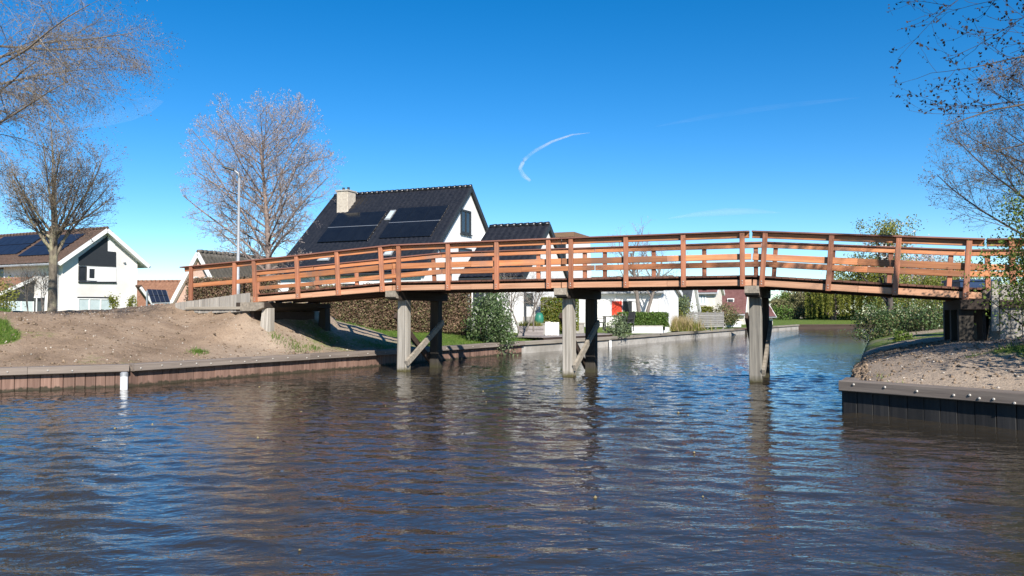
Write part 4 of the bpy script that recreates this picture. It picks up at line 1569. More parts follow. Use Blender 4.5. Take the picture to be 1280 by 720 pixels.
cfg_o = dict(levels=4, seg=[8, 6, 5, 4], wig=[.085, .11, .13, .13], trop=[.05, .25, .4, .45], kids=[8, 5, 3, 0],
             start=[.40, .15, .1, 0], ang=[(34, 10), (38, 12), (40, 14), (40, 10)], ratio=[.42, .46, .5, .5],
             shape=[.45, .3, .2, 0], rr=[.42, .5, .6, .6], rmin=.0045, tip=[.14, .3, .4, .6])
tb = Vector((9.9, 9.8, zr(9.9, 9.8) - .1))
limbs = []
for (px, py, Yd, z0, rad) in ((1130, 56, 9.3, 4.75, .036), (1172, 104, 9.0, 5.0, .034), (1150, -2, 9.6, 4.9, .04), (1205, 22, 8.8, 4.6, .03), (1190, -70, 9.4, 5.4, .045)):
    e = at(px, py, Yd)
    st = Vector((9.8, 9.8, z0))
    dv = e - st
    limbs.append((tuple(st), tuple(dv + Vector((0, 0, -.05))), dv.length, rad))
cfg_o2 = dict(cfg_r, levels=5, kids=[22, 10, 6, 4, 0], start=[.70, .2, .15, .1, 0], rr=[.36, .45, .5, .6, .6])
limbs.append((tuple(tb), (-.05, 0, 1), 9.5, .2, cfg_o2))
bare_tree('overhanging_tree', 'bare tree reaching budded branches into the upper right corner', tuple(tb), limbs, cfg_o, 58, bark_dark, twig_dark, bud_dark, .021, 3, thick_lvl=0,
          keep=lambda p: p[-1][0] > .66 * p[-1][1] or (p[-1][0] > .475 * p[-1][1] and 1.52 + .25 * p[-1][1] < p[-1][2] and (len(p) < 9 or p[-1][2] < 6)))


# ------------------------------------------------------------------ shrubs, hedges and leafy trees
def blob_pts(n, c, rad, r, clumps=40, spread=.28, shell=.55):
    """points in uneven clumps through an ellipsoid"""
    d = unit(r.normal(size=(clumps, 3)))
    rr_ = shell + (1 - shell) * r.random((clumps, 1)) ** .6
    cc = d * rr_ * r.uniform(.75, 1.1, (clumps, 1))
    wgt = r.random(clumps) + .3
    k = r.choice(clumps, n, p=wgt / wgt.sum())
    P = cc[k] + r.normal(0, spread, (n, 3)) * r.uniform(.5, 1.2, (clumps, 1))[k]
    return P * np.array(rad) + np.array(c)


def shrub(name, label, base, c, rad, n, size, leaf, cat='shrub', group=None, seed=1, stems=9, bark=None, clumps=40, spread=.26, shell=.5, kind2=None, tw=True):
    r = np.random.default_rng(seed)
    t = thing(name, label, cat, base, 0, group)
    b = np.array(base, float)
    C = blob_pts(n, np.array(c) - b, rad, r, clumps, spread, shell)
    C = C[C[:, 2] > .02]
    f = leaves('foliage', C, size, leaf, t, .6, r)
    if kind2:
        leaves('foliage', blob_pts(n // 3, np.array(c) - b, rad, r, clumps, spread, shell), size, kind2, t, .6, r)
    P = []
    for k in range(stems):
        e = C[r.integers(len(C))]
        p0 = np.array([r.normal(0, rad[0] * .12), r.normal(0, rad[1] * .12), -.1])
        mid_ = p0 * .4 + e * .6 + np.array([0, 0, -.1 * rad[2]]) + r.normal(0, .05, 3)
        P.append((np.array([p0, (p0 + mid_) / 2 + r.normal(0, .03, 3), mid_, e]), np.array([.022, .016, .011, .004]) * (1 + rad[2] * .4)))
    V, Q = tubes_np(P, 5)
    link('stem', np_mesh('stem', V, Q, bark or bark_dark), t)
    return t


def leafy_tree(name, label, base, top, rad, n, size, leaf, seed, trunk_r=.12, crown_lo=.35, group=None, bark=None, clumps=60, spread=.22, droop=False):
    r = np.random.default_rng(seed)
    base = Vector(base)
    t = thing(name, label, 'tree', base, 0, group)
    h = top - base.z
    cz = h * (crown_lo + (1 - crown_lo) / 2)
    C = blob_pts(n, (0, 0, cz), (rad, rad, h * (1 - crown_lo) / 2), r, clumps, spread, .45)
    C = C[(C[:, 2] < h * 1.06) & (C[:, 2] > .1)]
    if droop:
        k = len(C) // 75
        P = []
        for i in range(k):
            a = r.uniform(0, 6.28)
            q = rad * r.random() ** .5
            z1 = h * (.98 - .35 * (q / rad) ** 2) * r.uniform(.85, 1)
            ln = z1 * r.uniform(.45, .9)
            zz = z1 - ln * r.random(60)
            P.append(np.column_stack([q * math.cos(a) + r.normal(0, .05, 60), q * math.sin(a) + r.normal(0, .05, 60), zz]))
        C = np.concatenate(P)
    leaves('crown', C, size, leaf, t, .5, r)
    P = [(np.array([[0, 0, -.3], [.03, 0, h * .25], [r.normal(0, .06), r.normal(0, .06), h * .6], [r.normal(0, .1), 0, h * .88]]), np.array([1, .8, .5, .15]) * trunk_r)]
    for k in range(12):
        f = r.uniform(.22, .75)
        e = C[r.integers(len(C))]
        p0 = np.array([0, 0, h * f * .8])
        P.append((np.array([p0, p0 * .6 + e * .4 + [0, 0, .02 * h], p0 * .25 + e * .75, e]), np.array([.45, .3, .2, .08]) * trunk_r))
    V, Q = tubes_np(P, 6)
    link('trunk', np_mesh('trunk', V, Q, bark or bark_dark), t)
    return t


def hedge(name, label, p0, p1, thick, z0, h, n, size, leaf, core, seed, uneven=.05, leaf2=None, share=.3, group=None):
    """a clipped hedge from p0 to p1 on the ground"""
    r = np.random.default_rng(seed)
    a, b = Vector((*p0, 0)), Vector((*p1, 0))
    L = (b - a).length
    t = thing(name, label, 'hedge', (a.x, a.y, z0), math.atan2(b.y - a.y, b.x - a.x), group)

    def pts(n):
        face = r.random(n)
        x, z = r.uniform(0, L, n), r.uniform(0, h, n)
        y = np.where(face < .62, -thick / 2, r.uniform(-thick / 2, thick / 2, n))
        tp = face > .62
        z = np.where(tp, h, z)
        en = face > .92
        x = np.where(en, r.choice([0, L], n), x)
        z = np.where(en, r.uniform(0, h, n), z)
        bm = fbm(x * 1.6 + seed, z * 1.6, 3) * 4 * uneven
        y = y + np.where(~tp, bm, 0) + r.normal(0, .03 + uneven * .5, n)
        z = z + np.where(tp & ~en, bm, 0) + r.normal(0, .02 + uneven * .5, n)
        return np.column_stack([x, y, np.maximum(z, .02)])
    leaves('foliage', pts(n), size, leaf, t, .6, r)
    if leaf2:
        leaves('foliage', pts(int(n * share)), size, leaf2, t, .6, r)
    m = MB()
    i = .10 + uneven
    m.box(i, L - i, -thick / 2 + i, thick / 2 - i, -.2, h - i)
    m.build('inner_twigs', core, t)
    return t


# beech hedge behind the left approach and behind the bridge
hedge('beech_hedge', 'brown leaved beech hedge behind the left approach railing', (-12.7, 31.9), (-9.2, 31.0), .9, 1.15, zat(350, 31) - 1.15, 18000, .036, leaf_beech, core_brown, 3, .06, leaf_olive, .25)
hedge('beech_hedge', 'long brown leaved beech hedge under the bridge before the black-roofed house', (-9.0, 32.6), (-1.7, 33.0), .9, .80, 1.75, 34000, .038, leaf_beech, core_brown, 4, .10, leaf_olive, .45)
wf = thing('pale_garden_fence', 'pale upright garden boards glimpsed behind the brown hedge under the bridge', 'fence', (-8.6, 33.6, .8))
for k in range(44):
    if random.random() < .82:
        piece('board', trim_w if k % 3 else cream, (.13, .025, 1.9), wf, (k * .16, random.uniform(-.01, .01), .95 + random.uniform(-.06, .06)))
# dark rounded bush and drooping evergreen by the quay
gz = zl(-.9, 30.6)
shrub('evergreen_shrub', 'dark green rounded shrub between brown hedge and white annex', (-.95, 31.2, gz - .1), (-.9, 31.2, gz + .95), (.72, .7, 1.1), 4200, .05, leaf_dark, seed=6, kind2=leaf_ivy)
shrub('drooping_shrub', 'grey-green shrub spilling over the quay into the water behind the bridge', (-.45, 30.0, .4), (-.40, 29.75, .80), (.5, .5, 1.15), 4200, .038, leaf_dark, seed=7, clumps=55, kind2=leaf_ivy)
V_ = shrub('drooping_shrub', 'trailing green shrub hanging down the canal wall beside the terrace', (5.15, 39.2, .4), (5.1, 38.7, .62), (.55, .6, .85), 2800, .05, leaf_ivy, seed=8, clumps=50)
# garden items right of the annex
hedge('clipped_hedge', 'tall yellow-green clipped hedge between the middle bridge piles', (1.40, 38.2), (3.15, 38.0), .8, .75, zat(374, 38) - .75, 6500, .045, leaf_yell, core_green, 9, .04, leaf_hedge, .35)
pw = thing('planter_wall', 'grey timber planter wall before the white annex', 'planter', (.28, 35.0, .55), math.radians(4))
zt0 = zat(407.5, 35) - .55
for k in range(3):
    piece('plank', planter_m, (1.12, .05, round(zt0 / 3, 3) - .008), pw, (.55, 0, zt0 * (k + .5) / 3))
MB().box(0, 1.1, .06, .5, -.2, zt0 - .05).build('soil', clod_m, pw)
blades('ornamental_grass', np.column_stack([rng.uniform(.05, 1.05, 420), rng.uniform(.08, .45, 420), np.full(420, zt0 - .05)]), .28, .012, leaf_yell, pw)
wb = thing('white_panel_screen', 'row of pale upright boards right of the grey planter', 'screen', (1.46, 35.4, .42), math.radians(-2))
for k in range(5):
    piece('board', cream if k % 2 else trim_w, (.115, .03, .80), wb, (.06 + k * .125, random.uniform(-.01, .01), .38 + random.uniform(-.03, .03)))
gb = thing('green_barrel', 'round green rain barrel against the white annex wall', 'barrel', (at(674, 400, 37.7).x, 37.7, .98))
MB().lathe([(.13, 0), (.20, .12), (.22, .30), (.20, .48), (.14, .58)], n=16).build('barrel', green_barrel, gb, smooth=True)
MB().lathe([(.15, .582), (.15, .61), (.04, .63)], n=16).build('lid', green_barrel, gb)
cw = thing('terrace_wall', 'low pale grey wall below the clipped hedge between the bridge piles', 'wall', (.6, 35.6, .5), math.radians(56.6))
MB().box(0, 5.5, 0, .15, 0, .55).build('wall', conc, cw)
MB().box(-.02, 5.52, -.03, .18, .552, .61).build('coping', conc, cw)


def garden_chair(label, p, rz):
    t = thing('garden_chair', label, 'chair', p, rz)
    MB().box(-.24, .24, -.24, .24, .40, .45).build('seat', wicker, t)
    MB().prism([(-.24, .20, .452), (.24, .20, .452), (.24, .32, .95), (-.24, .32, .95)], (0, .04, 0)).build('backrest', wicker, t)
    for x in (-.21, .21):
        for y in (-.21, .21):
            MB().box(x - .02, x + .02, y - .02, y + .02, 0, .398).build('leg', wicker, t)
        MB().box(x - .025, x + .025, -.22, .2, .62, .65).build('armrest', wicker, t)
    return t


for px, lb_, rz in ((750, 'dark garden chair left of the terrace table beside the pile', 1.2), (784, 'dark garden chair right of the terrace table near the trailing shrub', -1.0)):
    p = at(px, 414, 39.2)
    garden_chair(lb_, (p.x, p.y, .70), rz)
p = at(768, 414, 39.6)
gt = thing('garden_table', 'dark garden table on the terrace between two chairs', 'table', (p.x, p.y, .70))
MB().box(-.55, .55, -.4, .4, .70, .74).build('table_top', wicker, gt)
for x in (-.48, .48):
    for y in (-.33, .33):
        MB().box(x - .03, x + .03, y - .03, y + .03, 0, .698).build('leg', wicker, gt)
tr_ = thing('terrace_deck', 'grey timber terrace deck along the canal wall under the garden furniture', 'terrace', (1.55, 33.05, .36), math.radians(56.6))
for k in range(9):
    piece('plank', planter_m, (7.6, .17, .05), tr_, (3.8, .32 + k * .18, .215))
MB().box(0, 7.6, .26, .30, -.2, .185).build('edge_beam', dark_x, tr_)
for x in (1.2, 3.2, 5.2):
    MB().box(x - .05, x + .05, -.24, -.16, -1.0, -.05).build('mooring_post', white_plastic, tr_)

# further along the left bank
a_, b_ = at(778, 404, 45), at(828, 404, 47)
hedge('clipped_hedge', 'dark green clipped hedge before the low white house', (a_.x, a_.y), (b_.x, b_.y), .9, .8, zat(391.5, 46) - .8, 7000, .05, leaf_hedge, core_green, 13, .03)
lw = thing('low_wall', 'low white garden wall below the dark green hedge', 'wall', (at(790, 412, 43.4).x, 43.4, .5), math.radians(10))
MB().box(0, 1.75, 0, .15, 0, zat(408, 43.4) - .5).build('wall', render_w2, lw)
MB().box(-.02, 1.77, -.03, .18, zat(408, 43.4) - .498, zat(407, 43.4) - .5).build('coping', conc, lw)
p = at(846, 402, 53)
shrub('variegated_shrub', 'pale green rounded shrub before the slate roofed house', (p.x, p.y, .7), (p.x, p.y, zat(387, 53)), (.85, .8, .85), 3600, .055, leaf_ivy, seed=14, kind2=leaf_yell)
p = at(842, 413, 50)
ob_ = thing('ornamental_grass', 'straw coloured ornamental grasses on the canal edge beside the slat fence', 'grasses', (p.x, p.y, .5))
blades('blade', np.column_stack([rng.normal(0, .65, 2200), rng.normal(0, .4, 2200), np.zeros(2200)]), .85, .02, leaf_straw, ob_)
blades('blade', np.column_stack([rng.normal(.2, .7, 1200), rng.normal(-.2, .4, 1200), np.zeros(1200)]), .6, .02, leaf_yell, ob_)
for o_ in ob_.children:
    o_['kind'] = 'stuff'
a_, b_ = at(853, 414, 54), at(905, 414, 60)
sf = thing('slat_fence', 'grey horizontal slat fence along the canal before the slate roofed house', 'fence', (a_.x, a_.y, .55), math.atan2(b_.y - a_.y, b_.x - a_.x))
fl = math.hypot(b_.x - a_.x, b_.y - a_.y)
for k in range(8):
    piece('slat', fence_m, (round(fl, 1), .03, .11), sf, (fl / 2, 0, .10 + k * .135), c=.004)
for k in range(6):
    MB().box(k * fl / 5 - .05, k * fl / 5 + .05, .02, .11, -.3, 1.18).build('post', fence_m, sf)
a_, b_ = at(852, 402, 57), at(875, 402, 59)
sf = thing('slat_fence', 'upper grey slat screen below the slate roofed house', 'fence', (a_.x, a_.y, .8), math.atan2(b_.y - a_.y, b_.x - a_.x))
for k in range(6):
    piece('slat', fence_m, (2.0, .03, .12), sf, (.9, 0, .12 + k * .14), c=.004)
for k in (0, 1.8):
    MB().box(k - .05, k + .05, .02, .1, -.3, .95).build('post', fence_m, sf)
p = at(882, 392, 66)
hedge('clipped_hedge', 'small bright clipped hedge before the cream house', (p.x - .9, p.y), (p.x + .5, p.y), .8, .8, zat(384, 66) - .8, 2600, .06, leaf_yell, core_green, 15, .04)
p = at(903, 405, 62)
shrub('brown_shrub', 'brownish bare shrub before the maroon roof', (p.x, p.y, .7), (p.x, p.y, zat(394, 62)), (1.3, .9, .8), 2600, .06, leaf_olive, seed=16)
p = at(914, 402, 64)
shrub('agave_plant', 'small blue-green plant beside the white low wall', (p.x, p.y, .7), (p.x, p.y, zat(403, 64)), (.45, .4, .5), 700, .08, leaf_dark, cat='plant', seed=17)
lw = thing('low_wall', 'low white wall on the far canal edge near the right pile', 'wall', (at(905, 415, 64).x, 64, .5), math.radians(30))
MB().box(0, 1.9, 0, .15, 0, .5).build('wall', render_w2, lw)
MB().box(-.02, 1.92, -.03, .18, .502, .56).build('coping', conc, lw)
jt = thing('jetty', 'small brown timber jetty on the far canal edge near the right pile', 'jetty', (at(918, 421, 58).x, 58, .05), math.radians(50))
for k in range(7):
    piece('plank', wood_y, (.2, 1.0, .05), jt, (k * .22, -.5, .42))
for x in (0, 1.3):
    MB().box(x - .06, x + .06, -.95, -.83, -1, .39).build('post', dark_z, jt)

# bare tree before the low white house
cfg_g = dict(levels=4, seg=[6, 6, 5, 4], wig=[.05, .08, .12, .14], trop=[.1, .4, .3, .2], kids=[9, 8, 6, 0],
             start=[.4, .2, .15, 0], ang=[(50, 10), (42, 12), (42, 14), (40, 10)], ratio=[.62, .5, .52, .5],
             shape=[.2, .3, .2, 0], rr=[.5, .5, .5, .6], rmin=.007, tip=[.4, .3, .35, .5])
p = at(801, 396, 46)
bare_tree('bare_tree', 'bare purplish garden tree above the middle of the bridge', (p.x, p.y, .8), [((p.x, p.y, .8), (-.12, 0, 1), 4.3, .14), ((p.x + .1, p.y, .8), (.32, 0, 1), 4.0, .12)], cfg_g, 71, bark_grey, twig_pink, bud_pink, .03, 1)

# tufts beneath the railing: bare shrubs before the big house
p = at(405, 345, 34)
for i, (px, n_, lab) in enumerate(((405, 3, 'bare brown shrub before the white wall left of the first piles'), (640, 4, 'bare pale shrub before the annex roof'))):
    p = at(px, 400, 33.6)
    bare_tree('bare_shrub', lab, (p.x, p.y, .8), [((p.x + k * .3, p.y, .8), (random.uniform(-.4, .4), 0, 1), 1.9, .035) for k in range(n_)], cfg_g, 80 + i, bark_grey, twig_grey)

# right bank planting
p = at(1112, 402, 33)
gz = zr(p.x, p.y)
leafy_tree('blossoming_tree', 'young tree with pale blossom standing on the right bank behind the bridge', (p.x, p.y, gz - .1), zat(272, 33), 1.45, 3800, .05, leaf_yell, 91, .16, .45, clumps=40, spread=.15)
C_ = bpy.data.objects['blossoming_tree']
leaves('blossom', blob_pts(900, (0, 0, (zat(283, 33) - gz) * .78), (1.35, 1.35, 1.1), np.random.default_rng(5), 40, .18, .5), .05, blossom, C_)
for i, (px, py, Yd, rx, rz, n_, lf, lab) in enumerate((
        (1095, 408, 30.5, .75, .75, 2600, leaf_olive, 'dark brownish bush at the waterside behind the right bridge section'),
        (1130, 404, 31.5, .9, .65, 2600, leaf_olive, 'dark brownish bush left of the blossoming trunk base'),
        (1165, 402, 30.0, .9, .65, 2600, leaf_olive, 'low dark bush before the right abutment'),
        (1142, 382, 37.0, 1.7, 1.25, 4800, leaf_yell, 'bright yellow-green shrub seen under the right bridge section'),
        (1176, 384, 36.0, 1.4, 1.2, 4000, leaf_yell, 'second yellow-green shrub beside the right abutment piles'))):
    p = at(px, py, Yd)
    gz = zr(p.x, p.y)
    shrub('waterside_bush', lab, (p.x, p.y, gz - .1), (p.x, p.y, max(p.z, gz + rz * .5)), (rx, rx * .8, rz), n_, .042, leaf_dark if lf is leaf_olive else lf, seed=100 + i, kind2=leaf_olive if lf is leaf_olive else leaf_fresh)
p = at(1129, 424, 24)
shrub('grass_clump', 'small bright green clump on the right bank edge', (p.x, p.y, zr(p.x, p.y) - .05), (p.x, p.y, zr(p.x, p.y) + .12), (.28, .25, .2), 700, .04, leaf_fresh, cat='plant', seed=120)
# leafy shrub in front of the right bridge end
gz = zr(9.0, 12.8)
shrub('leafy_shrub', 'fresh green leafy shrub before the right bridge end', (9.5, 13.0, gz - .1), (9.3, 12.9, 2.35), (1.5, 1.0, 1.55), 17000, .026, leaf_fresh, seed=130, stems=60, clumps=150, spread=.14, kind2=leaf_yell)
shrub('dense_shrub', 'dense green shrub at the lower right edge, mostly outside the picture', (9.5, 9.7, zr(9.5, 9.7) - .1), (9.5, 9.7, 2.1), (1.6, 1.2, 1.5), 7000, .04, leaf_fresh, seed=131, stems=24, clumps=80, spread=.18, kind2=leaf_dark)
# far end of the canal
p = at(1042, 408, 93)
leafy_tree('weeping_willow', 'yellow-green weeping willow hanging over the far lawn', (p.x, p.y, .6), zat(340, 93), 3.2, 18000, .10, leaf_yell, 140, .35, .2, droop=True)
for i, (px, Yd, top, rad, lf, n_, lab) in enumerate((
        (1075, 96, 336, 3.6, leaf_yell, 7000, 'tall fresh green tree right of the willow'),
        (1013, 104, 366, 3.0, leaf_olive, 5000, 'olive brown tree left of the willow'),
        (985, 108, 374, 2.4, leaf_fresh, 4000, 'green rounded tree beside the right bridge pile'),
        (998, 112, 372, 2.6, blossom_p, 3600, 'pale pink blossoming tree on the far lawn'),
        (968, 100, 380, 2.2, leaf_olive, 3600, 'brownish bush right of the bridge pile'),
        (1028, 118, 372, 3.2, blossom_p, 3600, 'pinkish tree behind the tiny white shed'),
        (1100, 92, 342, 4.2, leaf_yell, 7000, 'broad yellow-green tree behind the right bank bushes'),
        (1135, 100, 338, 4.5, blossom_p, 5600, 'pink-grey tree seen through the right railing'),
        (1165, 104, 336, 4.5, bud_pink, 5600, 'grey-pink bare crowned tree behind the right railing'),
        (1195, 96, 342, 4.5, leaf_yell, 6000, 'olive tree crown behind the right bridge end'))):
    p = at(px, 404, Yd)
    leafy_tree('far_tree', lab, (p.x, p.y, .6), .6 + (zat(top, Yd) - .6) * 1.3, rad, int(n_ * 1.3), .13, lf, 150 + i, .22, .12, group='trees at the far end of the canal', clumps=50, spread=.2)
for i, (px, Yd, h, w_, lf, lab) in enumerate(((1020, 95, 1.5, 1.2, leaf_hedge, 'round dark green bush on the far lawn'), (1000, 97, 1.6, 1.3, leaf_olive, 'brown bush on the far lawn left of the round bush'), (975, 94, 1.7, 1.5, leaf_hedge, 'green bush at the far bank right of the pile'), (1062, 95, 1.6, 1.4, leaf_fresh, 'fresh green bush below the willow'))):
    p = at(px, 406, Yd)
    shrub('far_bush', lab, (p.x, p.y, .6), (p.x, p.y, .6 + h * .5), (w_, w_, h * .55), 1500, .11, lf, seed=180 + i, group='bushes on the far lawn')
p = at(978, 400, 120)
ct = thing('conifer', 'slim dark conifer tip above the far trees', 'tree', (p.x, p.y, .6))
h = zat(371, 120) - .6
r_ = np.random.default_rng(77)
zz = h * r_.random(2600) ** 1.2
q = .9 * (1 - zz / h) * np.sqrt(r_.random(2600)) + .05
aa = r_.uniform(0, 6.28, 2600)
leaves('crown', np.column_stack([q * np.cos(aa), q * np.sin(aa), zz]), .12, leaf_dark, ct)
MB().tube([(0, 0, -.2), (0, 0, h)], [.15, .02], 6).build('trunk', bark_dark, ct)

# distant skyline tree belts on the left bank behind the houses
for i, (px, Yd, top, rad, lf, lab) in enumerate(((925, 105, 372, 3.0, leaf_olive, 'brown tree behind the maroon roofs'), (440, 60, 300, 1.6, leaf_fresh, 'young greenish tree peeping left of the chimney'), (395, 58, 322, 1.5, leaf_yell, 'pale green tree between lamp and black roof'))):
    p = at(px, 400, Yd)
    leafy_tree('garden_tree', lab, (p.x, p.y, .8), zat(top, Yd), rad, 1500, .09, lf, 200 + i, .14, .3, clumps=40, spread=.2)
# small shrubs at the white house
for i, (px, py) in enumerate(((142, 377), (166, 379))):
    p = at(px, py, 45)
    shrub('small_shrub', ('small green shrub before the white house window', 'small green shrub near the corner of the white house')[i], (p.x, p.y, p.z - .9), (p.x, p.y, p.z), (.28, .28, .42), 500, .05, leaf_yell, seed=210 + i)
p = at(0, 380, 30)
shrub('garden_shrub', 'olive green shrub at the left edge before the porch', (p.x - .5, p.y, 1.5), (p.x - .5, p.y, 2.2), (.9, .7, .9), 2600, .045, leaf_yell, seed=215, kind2=leaf_olive)
p = at(50, 384, 27)
for k in range(2):
    bare_tree('bare_shrub', ('slender twiggy shrub left of the lichen-spotted trunk', 'thin twiggy shrub before the white house wall')[k], (p.x - .1 + .5 * k - .3, p.y, 1.6),
              [((p.x - .1 + .5 * k - .3, p.y, 1.6), (random.uniform(-.2, .2), 0, 1), 1.2, .018) for _ in range(3)], cfg_g, 220 + k, bark_grey, twig_grey)
# dark blue box behind the right bridge end
p = at(1214, 372, 24)
bb = thing('blue_container', 'dark blue container seen between the posts at the right bridge end', 'container', (p.x, p.y, zr(p.x, p.y)))
hh = zat(350, 24) - zr(p.x, p.y)
MB().hexa([(-.5, -.4, 0), (.5, -.4, 0), (.5, .4, 0), (-.5, .4, 0)], [(-.58, -.46, hh - .08), (.58, -.46, hh - .08), (.58, .46, hh - .08), (-.58, .46, hh - .08)]).build('body', bluebox, bb)
MB().cbox(-.62, .62, -.5, .5, hh - .078, hh, .03).build('lid', bluebox, bb)

# ------------------------------------------------------------------ grass, clods, stones
def scatter(n, x0, x1, y0, y1, gf, hf, th, r, extra=None):
    P = np.column_stack([r.uniform(x0, x1, n), r.uniform(y0, y1, n)])
    g = gf(P)
    P = P[g > th + r.random(len(P)) * .3]
    if extra:
        P = P[extra(P)]
    return np.column_stack([P, hf(P) - .01])


def inside_left(P):
    s, w = loc_bridge(P)
    y = np.interp(P[:, 1], LEFT[:, 1], LEFT[:, 0])
    return P[:, 0] < y - .35


def inside_right(P):
    ye = np.where(P[:, 1] < 12.5, 5.26 + (12.5 - P[:, 1]) * .775, np.interp(P[:, 1], RIGHT[3:8, 1], RIGHT[3:8, 0]))
    return P[:, 0] > ye + .3


r_ = np.random.default_rng(31)
C = scatter(42000, -12, 2.5, 24, 34, grass_left, z_left, .45, r_, inside_left)
tag(blades('lawn_grass', C, .09, .008, grass_m, r=r_), 'bright green lawn grass behind the bridge on the left bank', 'grass', kind='stuff')
C = scatter(30000, -17, -10.5, 17, 24, grass_left, z_left, .45, r_, inside_left)
tag(blades('bank_grass', C, .16, .007, grass_m, r=r_), 'green grass tuft growing at the left edge of the sandy bank', 'grass', kind='stuff')
C = scatter(30000, 5.5, 14, 6, 16, grass_right, z_right, .42, r_, inside_right)
tag(blades('bank_grass', C, .10, .006, grass_m, r=r_), 'sparse green grass on the right sandy bank', 'grass', kind='stuff')
T = []
for px, py, n_, sp_ in ((248, 441, 260, .10), (372, 437, 260, .16), (392, 436, 160, .12), (347, 422, 120, .1), (640, 428, 200, .25), (600, 424, 200, .3), (680, 424, 200, .3)):
    d_ = ray(px, py)
    p = None
    for Yd in np.arange(14, 45, .1):
        p = Vector((0, 0, HC)) + d_ * (Yd / d_.y)
        if p.z <= zl(p.x, p.y) and inside_left(np.array([[p.x, p.y]]))[0]:
            break
    sp_ = min(sp_, .3)
    T.append(np.column_stack([r_.normal(p.x, sp_, n_), r_.normal(p.y, sp_ * 1.4, n_)]))
T = np.concatenate(T)
tag(blades('weed_tufts', np.column_stack([T, z_left(T) - .01]), .10, .008, grass_m, r=r_), 'small weed tufts dotted on the left sandy bank', 'weeds', kind='stuff')


E_ = []
for (L_, i0, i1, sg_) in ((LEFT, 2, 6, -1), (RIGHT, 2, 4, -1)):
    for a_, b_ in zip(L_[i0:i1], L_[i0 + 1:i1 + 1]):
        d_ = b_ - a_
        ln = np.linalg.norm(d_)
        nn = np.array([-d_[1], d_[0]]) / ln * (1 if L_ is LEFT else 1)
        if L_ is RIGHT:
            nn = -nn
        for k_ in range(int(ln * 3)):
            c_ = a_ + d_ * r_.random() + nn * r_.uniform(.16, .55)
            E_.append(np.column_stack([r_.normal(c_[0], .05, 9), r_.normal(c_[1], .05, 9)]))
E_ = np.concatenate(E_)
EZ = np.where(E_[:, 0] < 4, z_left(E_), z_right(E_)) - .01
tag(blades('edge_weeds', np.column_stack([E_, EZ])[::2], .09, .006, leaf_straw, r=r_, lean=.6), 'dry straw tufts along the quay caps', 'weeds', kind='stuff')
tag(blades('edge_weeds', np.column_stack([E_, EZ])[1::3], .06, .006, grass_m, r=r_, lean=.6), 'sparse green weeds along the quay caps', 'weeds', kind='stuff')


def clods(name, P, Z, sz, mat, r):
    """little lumps: squashed octahedra"""
    n = len(P)
    base = np.array([(1, 0, 0), (0, 1, 0), (-1, 0, 0), (0, -1, 0), (0, 0, .8), (0, 0, -.6)], float)
    F_ = np.array([(0, 1, 4), (1, 2, 4), (2, 3, 4), (3, 0, 4), (1, 0, 5), (2, 1, 5), (3, 2, 5), (0, 3, 5)])
    s = (sz * r.uniform(.4, 1.0, n) ** 1.6)[:, None, None]
    Vb = base[None] * s * r.uniform(.6, 1.4, (n, 6, 3))
    a = r.uniform(0, 6.28, n)
    ca, sa = np.cos(a)[:, None], np.sin(a)[:, None]
    Vx = Vb[..., 0] * ca - Vb[..., 1] * sa
    Vy = Vb[..., 0] * sa + Vb[..., 1] * ca
    V = np.stack([Vx + P[:, :1], Vy + P[:, 1:2], Vb[..., 2] + Z[:, None] + s[..., 0] * .15], -1).reshape(-1, 3)
    Q = (F_[None] + np.arange(n)[:, None, None] * 6).reshape(-1, 3)
    return link(name, np_mesh(name, V, Q, mat))


P = np.column_stack([r_.uniform(-14, -4, 4200), r_.uniform(14.5, 25, 4200)])
P = P[inside_left(P)]
P = P[dist_line(P, LEFT) > .2]
tag(clods('soil_clods', P, z_left(P), .034, clod_m, r_), 'small soil clods scattered over the left sandy bank', 'soil', kind='stuff')
P = np.column_stack([r_.uniform(5, 13, 5200), r_.uniform(5, 18, 5200)])
P = P[inside_right(P)]
P = P[dist_line(P, RIGHT) > .2]
tag(clods('soil_clods', P, z_right(P), .034, clod_m, r_), 'rough soil clods scattered over the right sandy bank', 'soil', kind='stuff')
q_ = r_.uniform(0, 1, 420)
P = np.column_stack([5.35 + (6.9 - 5.35) * q_ + r_.uniform(.02, .35, 420), 12.75 + (16.5 - 12.75) * q_])
tag(clods('edge_stones', P, z_right(P), .055, clod_m, r_), 'rough earthy lumps along the open edge of the right bank', 'stones', kind='stuff')
P = np.column_stack([r_.uniform(-13, -5, 260), r_.uniform(15, 24, 260)])
P = P[inside_left(P)]
tag(clods('dark_clods', P, z_left(P), .075, clod_m, r_), 'larger dark clods strewn over the left sandy bank', 'soil', kind='stuff')
P = np.column_stack([r_.uniform(-6, 6, 46), r_.uniform(5, 17, 46)])
P = P[(P[:, 0] > -.62 * P[:, 1]) & (P[:, 0] < .40 * P[:, 1])]
tag(clods('floating_debris', P, np.full(len(P), .004), .022, leaf_straw, r_), 'few pale bits of leaf and straw floating on the canal', 'debris', kind='stuff')
P = np.column_stack([r_.uniform(-14, -4, 700), r_.uniform(14.5, 25, 700)])
P = P[inside_left(P)]
tag(clods('pebbles', P, z_left(P), .03, stone_m, r_), 'pale pebbles lying on the left sandy bank', 'pebbles', kind='stuff')
P = np.column_stack([r_.uniform(5, 12, 300), r_.uniform(6, 16, 300)])
P = P[inside_right(P)]
tag(clods('pebbles', P, z_right(P), .03, stone_m, r_), 'pale pebbles lying on the right sandy bank', 'pebbles', kind='stuff')


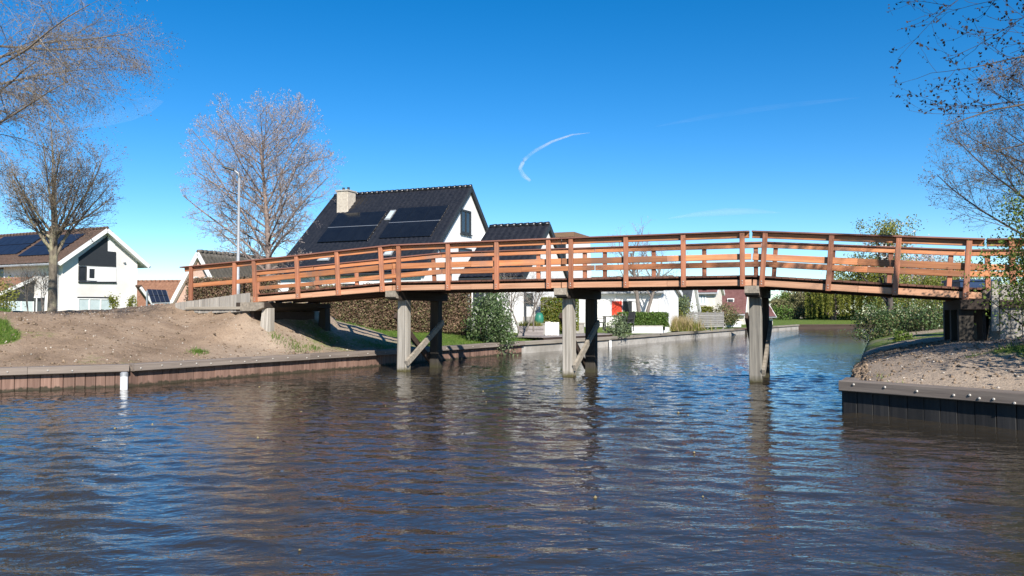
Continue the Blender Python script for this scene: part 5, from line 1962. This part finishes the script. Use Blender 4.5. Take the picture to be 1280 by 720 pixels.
# ------------------------------------------------------------------ thin high cloud
def vapour(name, dens, sc):
    m = bpy.data.materials.new(name)
    m.use_nodes = True
    nt = m.node_tree
    nt.nodes.remove(nt.nodes['Principled BSDF'])
    out = nt.nodes['Material Output']
    tc = nt.nodes.new('ShaderNodeTexCoord')
    nz = nt.nodes.new('ShaderNodeTexNoise')
    nz.inputs['Scale'].default_value = sc
    nz.inputs['Detail'].default_value = 6
    nt.links.new(tc.outputs['Object'], nz.inputs['Vector'])
    mr = nt.nodes.new('ShaderNodeMapRange')
    mr.inputs['From Min'].default_value = .3
    mr.inputs['From Max'].default_value = .75
    mr.inputs['To Max'].default_value = dens
    nt.links.new(nz.outputs['Fac'], mr.inputs['Value'])
    df = nt.nodes.new('ShaderNodeBsdfDiffuse')
    df.inputs['Color'].default_value = (.9, .9, .9, 1)
    tl = nt.nodes.new('ShaderNodeBsdfTranslucent')
    tl.inputs['Color'].default_value = (.9, .9, .9, 1)
    ad = nt.nodes.new('ShaderNodeMixShader')
    nt.links.new(df.outputs[0], ad.inputs[1])
    nt.links.new(tl.outputs[0], ad.inputs[2])
    tr = nt.nodes.new('ShaderNodeBsdfTransparent')
    ms = nt.nodes.new('ShaderNodeMixShader')
    nt.links.new(mr.outputs[0], ms.inputs[0])
    nt.links.new(tr.outputs[0], ms.inputs[1])
    nt.links.new(ad.outputs[0], ms.inputs[2])
    nt.links.new(ms.outputs[0], out.inputs['Surface'])
    return m


def trail(name, label, pts, rad, Yd, dens, sc):
    P = [at(x, y, Yd) for x, y in pts]
    Q = []
    for a, b in zip(P[:-1], P[1:]):
        for k in range(4):
            Q.append(a.lerp(b, k / 4))
    Q.append(P[-1])
    n = len(Q)
    R = [np.interp(i / (n - 1), np.linspace(0, 1, len(rad)), rad) * Yd / F for i in range(n)]
    o = MB().tube(Q, R, 10).build(name, vapour(name + '_vapour', dens, sc), None, smooth=True)
    return tag(o, label, 'cloud')


trail('vapour_trail', 'thin hooked white vapour trail high above the bridge', [(737, 166), (715, 168.5), (690, 177), (668, 189), (655, 200), (650, 211), (654, 219), (663, 226)], [.3, 1.0, 1.6, 2.2, 2.4, 2.6, 3, 1.5], 2600, .34, .02)
trail('cirrus_wisp', 'faint level cirrus wisp low above the right half of the bridge', [(835, 273), (870, 268), (905, 265), (940, 264), (975, 266)], [.5, 3, 4.5, 3.5, .5], 2600, .09, .006)
trail('cirrus_wisp', 'very faint slanting cirrus streak in the upper right sky', [(820, 158), (880, 147), (950, 136), (1010, 129), (1075, 122)], [.5, 3, 3.5, 3, .5], 2600, .025, .006)
trail('cirrus_wisp', 'soft pale cirrus patch beside the hanging twigs at upper left', [(95, 160), (130, 148), (160, 138), (185, 131), (204, 127)], [2, 10, 13, 10, 1], 2600, .085, .005)
